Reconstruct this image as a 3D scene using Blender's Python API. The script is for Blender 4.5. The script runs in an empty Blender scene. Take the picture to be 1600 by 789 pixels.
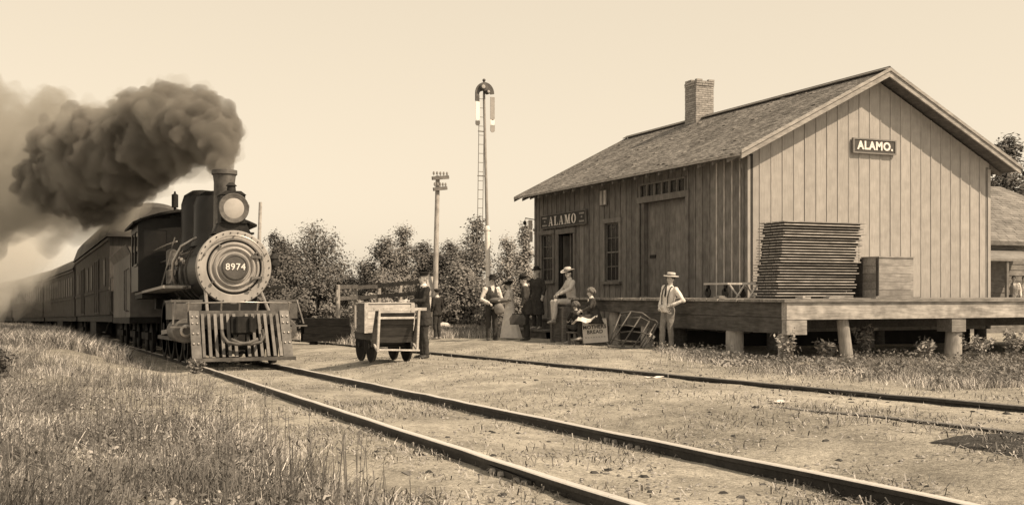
import bpy, bmesh, math, random
import numpy as np
from mathutils import Vector, Matrix, noise as mnoise
from mathutils.kdtree import KDTree
R = math.radians
random.seed(7)
rng = np.random.default_rng(7)
SC = bpy.context.scene
COL = SC.collection

# ------------------------------------------------------------------ camera
# world axes: X = u (across the track, towards the depot), Y = s (along the track), Z up
CAMZ = 1.2
TH = R(23.0)
F = 1750.0; HORY = 458.0
cam_d = bpy.data.cameras.new('camera'); cam = bpy.data.objects.new('camera', cam_d); COL.objects.link(cam)
cam.location = (0, 0, CAMZ); cam.rotation_euler = (R(90), 0, -TH)
cam_d.sensor_width = 36; cam_d.lens = F/1600*36
cam_d.shift_y = (HORY-394.5)/1600; cam_d.clip_start = .1; cam_d.clip_end = 6000
SC.camera = cam

# ------------------------------------------------------------------ sky, sun, exposure
SUN_EL = R(46.0)
SUN_AZ = math.atan2(-.47, .88)            # direction towards the sun in camera axes (right, forward)
sx, sy = math.cos(SUN_AZ), math.sin(SUN_AZ)
SU = (sx*math.cos(TH)+sy*math.sin(TH), -sx*math.sin(TH)+sy*math.cos(TH))
sun_vec = Vector((SU[0]*math.cos(SUN_EL), SU[1]*math.cos(SUN_EL), math.sin(SUN_EL)))
w = bpy.data.worlds.new('World'); SC.world = w; w.use_nodes = True
nt = w.node_tree; nt.nodes.clear()
sky = nt.nodes.new('ShaderNodeTexSky'); sky.sky_type = 'NISHITA'; sky.sun_disc = False
sky.sun_elevation = SUN_EL; sky.sun_rotation = math.atan2(sun_vec.x, sun_vec.y)
sky.dust_density = 2.0; sky.air_density = 1.0; sky.ozone_density = 1.0
bw = nt.nodes.new('ShaderNodeRGBToBW')
tint = nt.nodes.new('ShaderNodeMix'); tint.data_type = 'RGBA'; tint.blend_type = 'MULTIPLY'
tint.inputs[0].default_value = 1
tint.inputs[7].default_value = (1.17, 1.0, .76, 1)
bg = nt.nodes.new('ShaderNodeBackground'); bg.inputs[1].default_value = .126
wo = nt.nodes.new('ShaderNodeOutputWorld')
pw = nt.nodes.new('ShaderNodeMath'); pw.operation = 'POWER'; pw.inputs[1].default_value = .28
ml = nt.nodes.new('ShaderNodeMath'); ml.operation = 'MULTIPLY'; ml.inputs[1].default_value = 2.22
nt.links.new(sky.outputs[0], bw.inputs[0]); nt.links.new(bw.outputs[0], pw.inputs[0]); nt.links.new(pw.outputs[0], ml.inputs[0]); nt.links.new(ml.outputs[0], tint.inputs[6])
nt.links.new(tint.outputs[2], bg.inputs[0]); nt.links.new(bg.outputs[0], wo.inputs[0])
sd = bpy.data.lights.new('sun', 'SUN'); sd.energy = 2.8; sd.angle = R(.6); sd.color = (1, .80, .57)
so = bpy.data.objects.new('sun', sd); COL.objects.link(so)
so.rotation_euler = (-sun_vec).to_track_quat('-Z', 'Y').to_euler()
vs = SC.view_settings
SC.display_settings.display_device = 'sRGB'
vs.view_transform = 'Standard'; vs.look = 'None'; vs.exposure = 1.0; vs.gamma = 1.0
SC.cycles.volume_step_rate = 2.0; SC.cycles.max_bounces = 6; SC.cycles.volume_bounces = 2
SC.cycles.transparent_max_bounces = 12

# ------------------------------------------------------------------ pixel <-> place
CT, ST = math.cos(TH), math.sin(TH)
def at(px, depth, py=None):
    """place on the view ray of photo pixel px at a given depth"""
    tx = (px-800)/F
    u = depth*(CT*tx+ST); s = depth*(-ST*tx+CT)
    z = None if py is None else CAMZ+(HORY-py)/F*depth
    return (u, s, z)
def at_u(px, u):
    tx = (px-800)/F; dep = u/(CT*tx+ST)
    return dep, dep*(-ST*tx+CT)
def uc(s):
    """track centre of the main line"""
    s = np.asarray(s, float)
    c = 3.47+.30*np.clip(s/22, 0, 1)
    return c-.0012*np.maximum(s-38, 0)**2*(s < 140)-(s >= 140)*.0012*102**2
def dep_of(u, s): return np.maximum(ST*u+CT*s, 0)
def h_main(u, s): return .92+.0235*np.minimum(dep_of(u, s), 110)
def h_side(u, s): return .80+.0205*np.minimum(dep_of(u, s), 50)
def h_depot(u, s): return .75+.0165*np.minimum(dep_of(u, s), 42)+.20*np.clip((18.8-s)/3, 0, 1)*np.clip((u-9)/2.5, 0, 1)
def zmain(s): return CAMZ-float(h_main(3.6, s))
def zside(s): return CAMZ-float(h_side(7.3, s))
def ground(u, s):
    u = np.asarray(u, float); s = np.asarray(s, float)
    hm, hs, hd = h_main(u, s), h_side(u, s), h_depot(u, s)
    bk = .40*np.clip((s-17)/11, 0, 1)
    uu = u-(uc(s)-3.77)*np.clip((9-u)/3, 0, 1)
    ks = [-60, -4, .6, 2.3, 2.75, 4.7, 6.2, 8.3, 10.3, 400]
    vsl = [hm-.25-bk, hm-.10-bk, hm+.02-bk, hm+.14, hm+.10, hm+.09, hs+.055, hs+.05, hd, hd]
    out = np.where(uu < ks[0], vsl[0], vsl[-1])
    for i in range(len(ks)-1):
        t = np.clip((uu-ks[i])/(ks[i+1]-ks[i]), 0, 1)
        m = (uu >= ks[i]) & (uu < ks[i+1])
        out = np.where(m, vsl[i]*(1-t)+vsl[i+1]*t, out)
    return CAMZ-out
def gz(u, s): return float(ground(u, s))
def hit(px, py):
    """ground place under a photo pixel"""
    tx = (px-800)/F; k = (py-HORY)/F
    lo = 2.0
    for i in range(4000):
        d = lo+i*.03
        u = d*(CT*tx+ST); s = d*(-ST*tx+CT)
        if CAMZ-k*d <= gz(u, s): return (u, s, gz(u, s))
    return (u, s, gz(u, s))

# ------------------------------------------------------------------ materials
TINT = (1.05, 1.0, .96)
MATS = {}
def M(name, v, var=.2, scale=6., stretch=(1, 1, 1), rough=.85, rnd=0., bump=.15, metal=0., island=0., blotch=0., dark=None, spec=.3):
    if name in MATS: return MATS[name]
    m = bpy.data.materials.new(name); m.use_nodes = True; t = m.node_tree; N = t.nodes; L = t.links
    b = N['Principled BSDF']; b.inputs['Roughness'].default_value = rough; b.inputs['Metallic'].default_value = metal
    b.inputs['Specular IOR Level'].default_value = spec
    tc = N.new('ShaderNodeTexCoord'); mp = N.new('ShaderNodeMapping'); mp.inputs['Scale'].default_value = stretch
    oi = N.new('ShaderNodeObjectInfo')
    sh = N.new('ShaderNodeVectorMath'); sh.operation = 'ADD'
    mul = N.new('ShaderNodeVectorMath'); mul.operation = 'SCALE'; mul.inputs[0].default_value = (13, 7, 5)
    L.new(oi.outputs['Random'], mul.inputs['Scale'])
    L.new(tc.outputs['Object'], sh.inputs[0]); L.new(mul.outputs[0], sh.inputs[1]); L.new(sh.outputs[0], mp.inputs[0])
    nz = N.new('ShaderNodeTexNoise'); nz.inputs['Scale'].default_value = scale; nz.inputs['Detail'].default_value = 6; nz.inputs['Roughness'].default_value = .65
    L.new(mp.outputs[0], nz.inputs['Vector'])
    def mr(src, a, c, lo=.3, hi=.7):
        q = N.new('ShaderNodeMapRange'); q.inputs[1].default_value = lo; q.inputs[2].default_value = hi
        q.inputs[3].default_value = a; q.inputs[4].default_value = c; L.new(src, q.inputs[0]); return q.outputs[0]
    f = mr(nz.outputs['Fac'], 1-var, 1+var)
    def times(a, c):
        q = N.new('ShaderNodeMath'); q.operation = 'MULTIPLY'; L.new(a, q.inputs[0]); L.new(c, q.inputs[1]); return q.outputs[0]
    if rnd: f = times(f, mr(oi.outputs['Random'], 1-rnd, 1+rnd, 0, 1))
    if island:
        g = N.new('ShaderNodeNewGeometry'); f = times(f, mr(g.outputs['Random Per Island'], 1-island, 1+island, 0, 1))
    if blotch:
        n2 = N.new('ShaderNodeTexNoise'); n2.inputs['Scale'].default_value = scale*.17; n2.inputs['Detail'].default_value = 4
        L.new(sh.outputs[0], n2.inputs['Vector']); f = times(f, mr(n2.outputs['Fac'], 1-blotch, 1+blotch*.6, .35, .65))
    sc = N.new('ShaderNodeVectorMath'); sc.operation = 'SCALE'; sc.inputs[0].default_value = [v*k for k in TINT]
    L.new(f, sc.inputs['Scale']); L.new(sc.outputs[0], b.inputs['Base Color'])
    if bump:
        bp = N.new('ShaderNodeBump'); bp.inputs['Strength'].default_value = bump; bp.inputs['Distance'].default_value = .02
        L.new(nz.outputs['Fac'], bp.inputs['Height']); L.new(bp.outputs[0], b.inputs['Normal'])
    MATS[name] = m
    return m
def wood(name, v, axis='z', **k):
    st = {'x': (.12, 1, 1), 'y': (1, .12, 1), 'z': (1, 1, .12)}[axis]
    a = dict(var=.28, scale=26., stretch=st, rough=.9, rnd=.14, bump=.25, blotch=.22, spec=.15); a.update(k)
    return M(name, v, **a)

# ------------------------------------------------------------------ mesh building
OFF = {}
class MB:
    def __init__(s): s.v = []; s.f = []; s.m = []; s.cm = 0
    def add(s, vs, fs):
        k = len(s.v); s.v += [tuple(p) for p in vs]; s.f += [tuple(i+k for i in f) for f in fs]; s.m += [s.cm]*len(fs); return s
    def box(s, x0, x1, y0, y1, z0, z1):
        v = [(x, y, z) for z in (z0, z1) for y in (y0, y1) for x in (x0, x1)]
        return s.add(v, [(0, 2, 3, 1), (4, 5, 7, 6), (0, 1, 5, 4), (2, 6, 7, 3), (0, 4, 6, 2), (1, 3, 7, 5)])
    def cbox(s, c, sz): return s.box(c[0]-sz[0]/2, c[0]+sz[0]/2, c[1]-sz[1]/2, c[1]+sz[1]/2, c[2]-sz[2]/2, c[2]+sz[2]/2)
    def beam(s, a, b, wd, ht, up=(0, 0, 1), taper=1.):
        a = Vector(a); b = Vector(b); d = (b-a).normalized(); up = Vector(up)
        r = d.cross(up)
        if r.length < 1e-4: r = d.cross(Vector((1, 0, 0)))
        r.normalize(); q = r.cross(d)
        v = []
        for p, k in ((a, 1.), (b, taper)):
            for i, j in ((-1, -1), (1, -1), (1, 1), (-1, 1)): v.append(p+r*(wd/2*i*k)+q*(ht/2*j*k))
        return s.add(v, [(0, 1, 2, 3), (7, 6, 5, 4), (0, 4, 5, 1), (1, 5, 6, 2), (2, 6, 7, 3), (3, 7, 4, 0)])
    def tube(s, pts, rads, n=10, caps=True, ref=None):
        pts = [Vector(p) for p in pts]; m = len(pts)
        if not isinstance(rads, (list, tuple)): rads = [rads]*m
        ts = [(pts[min(i+1, m-1)]-pts[max(i-1, 0)]).normalized() for i in range(m)]
        r0 = Vector(ref) if ref else (Vector((1, 0, 0)) if abs(ts[0].x) < .8 else Vector((0, 1, 0)))
        vv = []; ff = []; a = r0
        for i in range(m):
            a = a-ts[i]*a.dot(ts[i])
            if a.length < 1e-5: a = ts[i].orthogonal()
            a.normalize(); b = ts[i].cross(a)
            r = rads[i]; rx, ry = (r if isinstance(r, (list, tuple)) else (r, r))
            for k in range(n):
                t = 2*math.pi*k/n; vv.append(pts[i]+a*(rx*math.cos(t))+b*(ry*math.sin(t)))
        for i in range(m-1):
            for k in range(n):
                k2 = (k+1) % n; ff.append((i*n+k, i*n+k2, (i+1)*n+k2, (i+1)*n+k))
        if caps: ff.append(tuple(range(n))[::-1]); ff.append(tuple((m-1)*n+k for k in range(n)))
        return s.add(vv, ff)
    def cyl(s, a, b, r0, r1=None, n=16): return s.tube([a, b], [r0, r0 if r1 is None else r1], n)
    def ball(s, c, r, nu=12, nv=8):
        rx, ry, rz = r if isinstance(r, (list, tuple)) else (r, r, r)
        v = [(c[0], c[1], c[2]-rz)]; f = []
        for j in range(1, nv):
            t = math.pi*j/nv
            for k in range(nu):
                p = 2*math.pi*k/nu; v.append((c[0]+rx*math.sin(t)*math.cos(p), c[1]+ry*math.sin(t)*math.sin(p), c[2]-rz*math.cos(t)))
        v.append((c[0], c[1], c[2]+rz)); e = len(v)-1
        for k in range(nu): f.append((0, 1+(k+1) % nu, 1+k)); f.append((e, e-nu+k, e-nu+(k+1) % nu))
        for j in range(nv-2):
            for k in range(nu):
                a = 1+j*nu; f.append((a+k, a+(k+1) % nu, a+nu+(k+1) % nu, a+nu+k))
        return s.add(v, f)
    def lathe(s, prof, c, axis='z', n=28):
        """prof: (radius, offset along axis); closed by its own ends"""
        vv = []; ff = []
        for r, o in prof:
            for k in range(n):
                t = 2*math.pi*k/n; x, y = r*math.cos(t), r*math.sin(t)
                vv.append({'z': (c[0]+x, c[1]+y, c[2]+o), 'y': (c[0]+x, c[1]+o, c[2]+y), 'x': (c[0]+o, c[1]+x, c[2]+y)}[axis])
        m = len(prof)
        for i in range(m-1):
            for k in range(n):
                k2 = (k+1) % n; q = (i*n+k, i*n+k2, (i+1)*n+k2, (i+1)*n+k)
                ff.append(q if axis != 'y' else q[::-1])
        if prof[0][0] > 1e-4: ff.append(tuple(range(n)))
        if prof[-1][0] > 1e-4: ff.append(tuple((m-1)*n+k for k in range(n)))
        return s.add(vv, ff)
    def prism(s, poly, fn):
        """poly: 2D points; fn(a, b, t) -> 3D with t in (0, 1)"""
        n = len(poly); v = [fn(a, b, 0) for a, b in poly]+[fn(a, b, 1) for a, b in poly]
        f = [tuple(range(n))[::-1], tuple(range(n, 2*n))]
        for i in range(n): j = (i+1) % n; f.append((i, j, n+j, n+i))
        return s.add(v, f)
    def build(s, name, mat, parent=None, smooth=False, local=False, fix=True):
        off = Vector((0, 0, 0)) if (local or parent is None) else OFF.get(parent, Vector((0, 0, 0)))
        me = bpy.data.meshes.new(name)
        me.from_pydata([(a-off.x, b-off.y, c-off.z) for a, b, c in s.v], [], s.f)
        mats = mat if isinstance(mat, (list, tuple)) else [mat]
        for q in mats: me.materials.append(q)
        if len(mats) > 1: me.polygons.foreach_set('material_index', s.m)
        if fix:
            bm = bmesh.new(); bm.from_mesh(me); bmesh.ops.recalc_face_normals(bm, faces=bm.faces); bm.to_mesh(me); bm.free()
        if smooth is True: me.polygons.foreach_set('use_smooth', [True]*len(me.polygons))
        elif smooth: me.polygons.foreach_set('use_smooth', [True]*len(me.polygons)); me.set_sharp_from_angle(angle=R(smooth))
        o = bpy.data.objects.new(name, me); COL.objects.link(o)
        if parent is not None: o.parent = parent; OFF[o] = OFF.get(parent, Vector((0, 0, 0)))
        return o
def thing(name, label, cat, loc=(0, 0, 0), rz=0., group=None, shift=True):
    o = bpy.data.objects.new(name, None); COL.objects.link(o); o.empty_display_size = .2
    o.location = loc; o.rotation_euler = (0, 0, rz); o['label'] = label; o['category'] = cat
    if group: o['group'] = group
    OFF[o] = Vector(loc) if shift else Vector((0, 0, 0))
    return o
def tag(o, label, cat, group=None):
    o['label'] = label; o['category'] = cat
    if group: o['group'] = group
    return o
def kind(o, k): o['kind'] = k; return o
def fastmesh(name, V, T, mat, smooth=False):
    me = bpy.data.meshes.new(name); V = np.asarray(V, np.float32); T = np.asarray(T, np.int32)
    me.vertices.add(len(V)); me.vertices.foreach_set('co', V.ravel())
    me.loops.add(T.size); me.loops.foreach_set('vertex_index', T.ravel())
    me.polygons.add(len(T)); me.polygons.foreach_set('loop_start', np.arange(0, T.size, 3, dtype=np.int32))
    if smooth: me.polygons.foreach_set('use_smooth', np.ones(len(T), bool))
    me.update(calc_edges=True); me.materials.append(mat)
    return me
def put(name, me, parent=None, loc=(0, 0, 0), rz=0, scale=None):
    o = bpy.data.objects.new(name, me); COL.objects.link(o); o.location = loc; o.rotation_euler = (0, 0, rz)
    if scale: o.scale = scale
    if parent is not None: o.parent = parent
    return o
def text_mesh(body, size, depth=.004, bold=0., spacing=1.0):
    c = bpy.data.curves.new('lettering', 'FONT'); c.body = body; c.size = size; c.extrude = depth; c.offset = bold
    c.align_x = 'CENTER'; c.align_y = 'CENTER'; c.space_character = spacing; c.resolution_u = 3
    o = bpy.data.objects.new('lettering', c); COL.objects.link(o)
    bpy.context.view_layer.update()
    me = bpy.data.meshes.new_from_object(o.evaluated_get(bpy.context.evaluated_depsgraph_get()))
    bpy.data.objects.remove(o); bpy.data.curves.remove(c)
    return me
# face directions for lettering: mesh XY plane -> a wall
def rot_face_s():     # reads on a wall that faces -Y
    return Matrix(((1, 0, 0), (0, 0, -1), (0, 1, 0))).to_4x4()
def rot_face_u():     # reads on a wall that faces -X
    return Matrix(((0, 0, -1), (-1, 0, 0), (0, 1, 0))).to_4x4()
# ================================================================== ground and tracks
def axis_pts(segs):
    out = []
    for a, b, st in segs: out += list(np.arange(a, b, st))
    return np.array(out)
U = axis_pts([(-1500, -300, 200), (-300, -60, 30), (-60, -14, 4), (-14, -4, .8), (-4, 14, .16), (14, 30, .6), (30, 100, 5), (100, 400, 40), (400, 2001, 200)])
S = axis_pts([(-60, -4, 8), (-4, 2, .6), (2, 24, .15), (24, 45, .3), (45, 90, 1.2), (90, 200, 10), (200, 600, 50), (600, 3001, 300)])
UU, SS = np.meshgrid(U, S)
def fbm(x, y, sc, oc=4, seed=0.):
    out = np.zeros(x.shape)
    xf, yf = x.ravel(), y.ravel(); o = np.empty(len(xf))
    for i in range(len(xf)): o[i] = mnoise.fractal((xf[i]*sc, yf[i]*sc, seed), .9, 2.1, oc, noise_basis='PERLIN_ORIGINAL')
    return o.reshape(x.shape)
ZZ = ground(UU, SS)
near = (UU > -14) & (UU < 30) & (SS > -4) & (SS < 60)
rel = np.zeros(UU.shape)
rel[near] = fbm(UU[near], SS[near], 1.3, 4, 3.)*.022+fbm(UU[near], SS[near], 5.5, 2, 9.)*.009
railband = np.minimum(np.abs(UU-uc(SS)), np.abs(UU-7.3)) < 1.0
rel[railband] *= .6
bank = (UU < 2.2) & near
rel[bank] *= 1.7
ZZ += rel
nv = len(U)
V = np.stack([UU, SS, ZZ], -1).reshape(-1, 3)
i0 = (np.arange(len(S)-1)[:, None]*nv+np.arange(nv-1)[None, :]).ravel()
T = np.concatenate([np.stack([i0, i0+1, i0+nv+1], 1), np.stack([i0, i0+nv+1, i0+nv], 1)])
def ground_mat():
    m = bpy.data.materials.new('trodden_earth'); m.use_nodes = True; t = m.node_tree; N = t.nodes; L = t.links
    b = N['Principled BSDF']; b.inputs['Roughness'].default_value = .95; b.inputs['Specular IOR Level'].default_value = .1
    tc = N.new('ShaderNodeTexCoord')
    def nz(sc, det=5, ro=.6, st=None):
        n = N.new('ShaderNodeTexNoise'); n.inputs['Scale'].default_value = sc; n.inputs['Detail'].default_value = det; n.inputs['Roughness'].default_value = ro
        if st:
            mp = N.new('ShaderNodeMapping'); mp.inputs['Scale'].default_value = st; L.new(tc.outputs['Object'], mp.inputs[0]); L.new(mp.outputs[0], n.inputs['Vector'])
        else: L.new(tc.outputs['Object'], n.inputs['Vector'])
        return n.outputs['Fac']
    def mr(src, a, c, lo, hi):
        q = N.new('ShaderNodeMapRange'); q.inputs[1].default_value = lo; q.inputs[2].default_value = hi
        q.inputs[3].default_value = a; q.inputs[4].default_value = c; L.new(src, q.inputs[0]); return q.outputs[0]
    def times(a, c):
        q = N.new('ShaderNodeMath'); q.operation = 'MULTIPLY'; L.new(a, q.inputs[0]); L.new(c, q.inputs[1]); return q.outputs[0]
    f = times(mr(nz(.45, 5), .74, 1.15, .38, .64), mr(nz(3.2, 7, .75, (1, .5, 1)), .70, 1.18, .37, .62))
    f = times(f, mr(nz(26, 5, .8), .62, 1.24, .34, .62))
    f = times(f, mr(nz(90, 2), .68, 1.25, .3, .7))
    vo = N.new('ShaderNodeTexVoronoi'); vo.inputs['Scale'].default_value = 9; L.new(tc.outputs['Object'], vo.inputs['Vector'])
    f = times(f, mr(vo.outputs['Distance'], .45, 1, .06, .13))
    sp = N.new('ShaderNodeSeparateXYZ'); L.new(tc.outputs['Object'], sp.inputs[0])
    f = times(f, mr(sp.outputs['X'], .72, 1., .6, 2.4))          # dark humus under the grass bank
    sc = N.new('ShaderNodeVectorMath'); sc.operation = 'SCALE'; sc.inputs[0].default_value = (.39, .366, .325)
    L.new(f, sc.inputs['Scale']); L.new(sc.outputs[0], b.inputs['Base Color'])
    bp = N.new('ShaderNodeBump'); bp.inputs['Strength'].default_value = .8; bp.inputs['Distance'].default_value = .03
    L.new(nz(22, 5, .75), bp.inputs['Height']); L.new(bp.outputs[0], b.inputs['Normal'])
    return m
kind(put('ground', fastmesh('ground', V, T, ground_mat(), True)), 'structure')

M_rail = M('rail_steel', .04, var=.4, scale=14, rough=.6, metal=.3, bump=.1, blotch=.3)
M_railtop = M('worn_railhead', .62, var=.12, scale=30, rough=.33, metal=.15, bump=.03)
M_rust = M('dull_railhead', .16, var=.3, scale=20, rough=.6)
M_tie = wood('tie_timber', .16, 'x', var=.4)
M_iron = M('dark_iron', .03, var=.35, scale=20, rough=.55, metal=.3)
PROF = [(-.065, 0), (.065, 0), (.065, .012), (.012, .03), (.012, .092), (.034, .10), (.034, .128), (.026, .134), (-.026, .134), (-.034, .128), (-.034, .10), (-.012, .092), (-.012, .03), (-.065, .012)]
def rail(parent, cu, zf, s0, s1, step, name='rail', top=None):
    mb = MB(); ss = np.arange(s0, s1+.01, step); n = len(PROF); vv = []; ff = []; mm = []
    for i, s in enumerate(ss):
        u = cu(s)+random.uniform(-.003, .003); z = zf(s)-.134+random.uniform(-.004, .004)
        vv += [(u+a, s, z+b) for a, b in PROF]
        if i:
            for k in range(n):
                k2 = (k+1) % n; ff.append(((i-1)*n+k, (i-1)*n+k2, i*n+k2, i*n+k)); mm.append(1 if k in (6, 7, 8) else 0)
    mb.add(vv, ff); mb.m = mm
    mb.f.append(tuple(range(n))); mb.m.append(0)
    return mb.build(name, [M_rail, top or M_railtop], parent)
mt = thing('railway_track', 'main railway track with two tall rails running under the locomotive', 'railway track', (0, 0, 0)); kind(mt, 'structure')
G = .75
rl = rail(mt, lambda s: float(uc(s))-G, zmain, 1, 140, .5)
rr = rail(mt, lambda s: float(uc(s))+G, zmain, 1, 140, .5)
me_tie = MB().box(-1.2, 1.2, -.1, .1, -.16, 0).build('tie', M_tie, mt)
first = True
for k in range(58):
    s = 2.2+k*.56+random.uniform(-.05, .05); c = float(uc(s))
    o = me_tie if first else me_tie.copy()
    if not first: COL.objects.link(o)
    first = False
    o.location = (c+random.uniform(-.06, .06), s, zmain(s)-.108-random.uniform(0, .03)); o.rotation_euler = (0, 0, random.uniform(-.03, .03))
# joint bars with bolts, and spikes by the rail foot
def joint(ru, s, side, par):
    z = zmain(s); j = MB().box(ru+side*.013, ru+side*.034, s-.36, s+.36, z-.105, z-.05).build('joint_bar', M_rail, par)
    for q in (-.28, -.16, .10, .24):
        b = MB(); b.cyl((ru+side*.034, s+q, z-.078), (ru+side*.062, s+q, z-.078), .024, n=6)
        b.build('bolt', M('bolt_steel', .3, rough=.5, metal=.3), j)
joint(float(uc(6.7))-G, 6.6, -1, rl); joint(float(uc(9))+G, 7.9, -1, rr)
spk = MB()
for k in range(40):
    s = 2.3+k*.56
    for sd in (-1, 1):
        for sg in (-G, G):
            u = float(uc(s))+sg+sd*.075; z = zmain(s)-.125
            spk.box(u-.013, u+.013, s-.015, s+.015, z-.02, z+.03)
kind(spk.build('spikes', M_rail, mt), 'stuff')
st_ = thing('railway_track', 'half buried siding track with thin rails between main line and depot', 'railway track', (0, 0, 0)); kind(st_, 'structure')
rail(st_, lambda s: 8.05+.03*math.sin(s*.4), zside, -2, 46, .5, top=M_rust)
rail(st_, lambda s: 6.5+.03*math.sin(s*.5), lambda s: zside(s)-.02-.05*max(0, min(1, (s-7)/3)), -2, 46, .5, top=M_rust)

# loose stones, coal lumps and straw on the trodden yard
def scatter_lumps(name, n, mat, rmin, rmax, region, label, cat):
    mb = MB(); c = 0
    base = [(-1, -.8, -.3), (.9, -1, -.3), (1, .8, -.2), (-.7, 1, -.3), (-.5, -.4, .8), (.5, -.5, .7), (.4, .5, .9), (-.4, .4, .6)]
    fc = [(0, 1, 5, 4), (1, 2, 6, 5), (2, 3, 7, 6), (3, 0, 4, 7), (4, 5, 6, 7)]
    vv = []; ff = []
    while c < n:
        u, s = region()
        r = rmin+(rmax-rmin)*random.random()**3; a = random.uniform(0, 6.28); z = gz(u, s)
        ca, sa = math.cos(a), math.sin(a); k = len(vv)
        for x, y, q in base:
            x += random.uniform(-.3, .3); y += random.uniform(-.3, .3)
            vv.append((u+r*(x*ca-y*sa), s+r*(x*sa+y*ca), z+r*.55*q))
        ff += [tuple(i+k for i in f) for f in fc]; c += 1
    mb.v = vv; mb.f = ff; mb.m = [0]*len(ff)
    o = mb.build(name, mat, fix=False); kind(o, 'stuff'); o['label'] = label; o['category'] = cat
    return o
def yard():
    d = 4.5+22*random.random()**1.5; px = random.uniform(300, 1650)
    u, s, _ = at(px, d)
    if u < 2.3 or u > 11.5: return yard()
    return u, s
scatter_lumps('gravel', 14000, M('pale_stone', .24, var=.3, island=.6, bump=0), .004, .017, yard, 'pale gravel scattered over the trodden station yard', 'gravel')
scatter_lumps('coal_lumps', 700, M('coal', .04, var=.3, island=.4, bump=0, rough=.6),   .006, .032, yard, 'dark coal crumbs and clinker scattered over the station yard', 'coal')
# dark patch painting a cast shadow by the siding, bottom right of view
mb = MB(); ring = []
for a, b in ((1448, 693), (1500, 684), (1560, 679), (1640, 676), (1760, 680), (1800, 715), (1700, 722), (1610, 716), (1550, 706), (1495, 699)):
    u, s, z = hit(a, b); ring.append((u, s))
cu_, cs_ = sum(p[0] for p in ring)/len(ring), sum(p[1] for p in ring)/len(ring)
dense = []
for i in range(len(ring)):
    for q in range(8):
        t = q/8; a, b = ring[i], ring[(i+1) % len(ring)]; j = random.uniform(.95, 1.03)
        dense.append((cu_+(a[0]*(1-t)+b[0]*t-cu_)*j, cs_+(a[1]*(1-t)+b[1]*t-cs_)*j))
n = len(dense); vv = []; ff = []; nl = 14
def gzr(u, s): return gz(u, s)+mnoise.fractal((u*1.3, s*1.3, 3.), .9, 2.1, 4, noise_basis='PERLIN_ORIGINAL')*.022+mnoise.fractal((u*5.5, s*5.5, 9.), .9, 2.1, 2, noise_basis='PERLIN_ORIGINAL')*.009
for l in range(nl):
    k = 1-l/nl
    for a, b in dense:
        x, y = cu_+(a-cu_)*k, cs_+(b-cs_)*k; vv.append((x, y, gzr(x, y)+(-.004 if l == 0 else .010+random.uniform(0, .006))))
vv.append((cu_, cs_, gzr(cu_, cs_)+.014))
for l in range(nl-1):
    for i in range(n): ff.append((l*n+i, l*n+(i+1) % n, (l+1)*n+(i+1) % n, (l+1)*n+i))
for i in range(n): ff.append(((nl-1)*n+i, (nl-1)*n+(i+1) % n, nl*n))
mb.add(vv, ff); o = kind(mb.build('shadow_patch', M('painted_shadow', .045, var=.6, scale=40, bump=.8)), 'stuff')
o['label'] = 'dark patch painting a cast shadow beside the siding rail'; o['category'] = 'painted_shadow'
# scraps of paper lying about
for k, (px, py, a) in enumerate(((1022, 591, .3), (1216, 630, .1), (836, 528, .8))):
    u, s, z = hit(px, py); mb = MB(); n = 5
    for i in range(n):
        for j in range(2): mb.v.append((u+(i/(n-1)-.5)*(.26, .2, .13)[k], s+(j-.5)*.1, z+.02+.012*math.sin(i*2+k+j)))
    mb.f = [(i*2, i*2+2, i*2+3, i*2+1) for i in range(n-1)]; mb.m = [0]*4
    o = mb.build('paper_scrap', M('paper', .75, var=.08, bump=0))
    o.modifiers.new('thick', 'SOLIDIFY').thickness = .004
    tag(o, ('white paper strip lying on the yard between siding and main track', 'pale paper scrap lying on the half buried siding rail', 'crumpled white paper lying on ground by the wooden steps')[k], 'paper', 'paper scraps on the ground')
# ================================================================== depot
DU0, DU1, DS0, DS1 = 14.1, 20.98, 20.2, 31.4
ZB, ZD, ZW = CAMZ-.85, CAMZ-.10, CAMZ+3.0      # wall foot, deck, wall top
ZE, ZR = CAMZ+2.99, CAMZ+5.02                  # roof top at eave, at ridge
UR = (DU0+DU1)/2; EO = .5; GO = .45
SLP = (ZR-ZE)/(UR-(DU0-EO))
M_front = wood('shaded_board_paint', .185, 'z', rnd=.16, blotch=.2)  # darker copy of the depot paint, carrying the track-side wall's shade
M_gable = wood('sunlit_board_paint', .36, 'z', rnd=.05, blotch=.10, var=.10)  # lighter copy of the same paint, carrying the gable's sunlight
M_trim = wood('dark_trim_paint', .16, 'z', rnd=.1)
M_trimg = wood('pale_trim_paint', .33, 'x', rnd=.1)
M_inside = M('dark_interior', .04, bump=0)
M_white = M('white_paint', .78, var=.08, bump=.05)
M_black = M('black_paint', .03, var=.2, bump=.05, rough=.6)
M_glass = M('window_glass', .02, var=.1, rough=.2, bump=0, spec=.25)
dep = thing('wooden_depot', 'wooden railway depot with board walls, shingled gable roof and brick chimney', 'depot', (DU0, DS0, ZB))
def roofz(u): return ZR-abs(u-UR)*SLP
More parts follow.
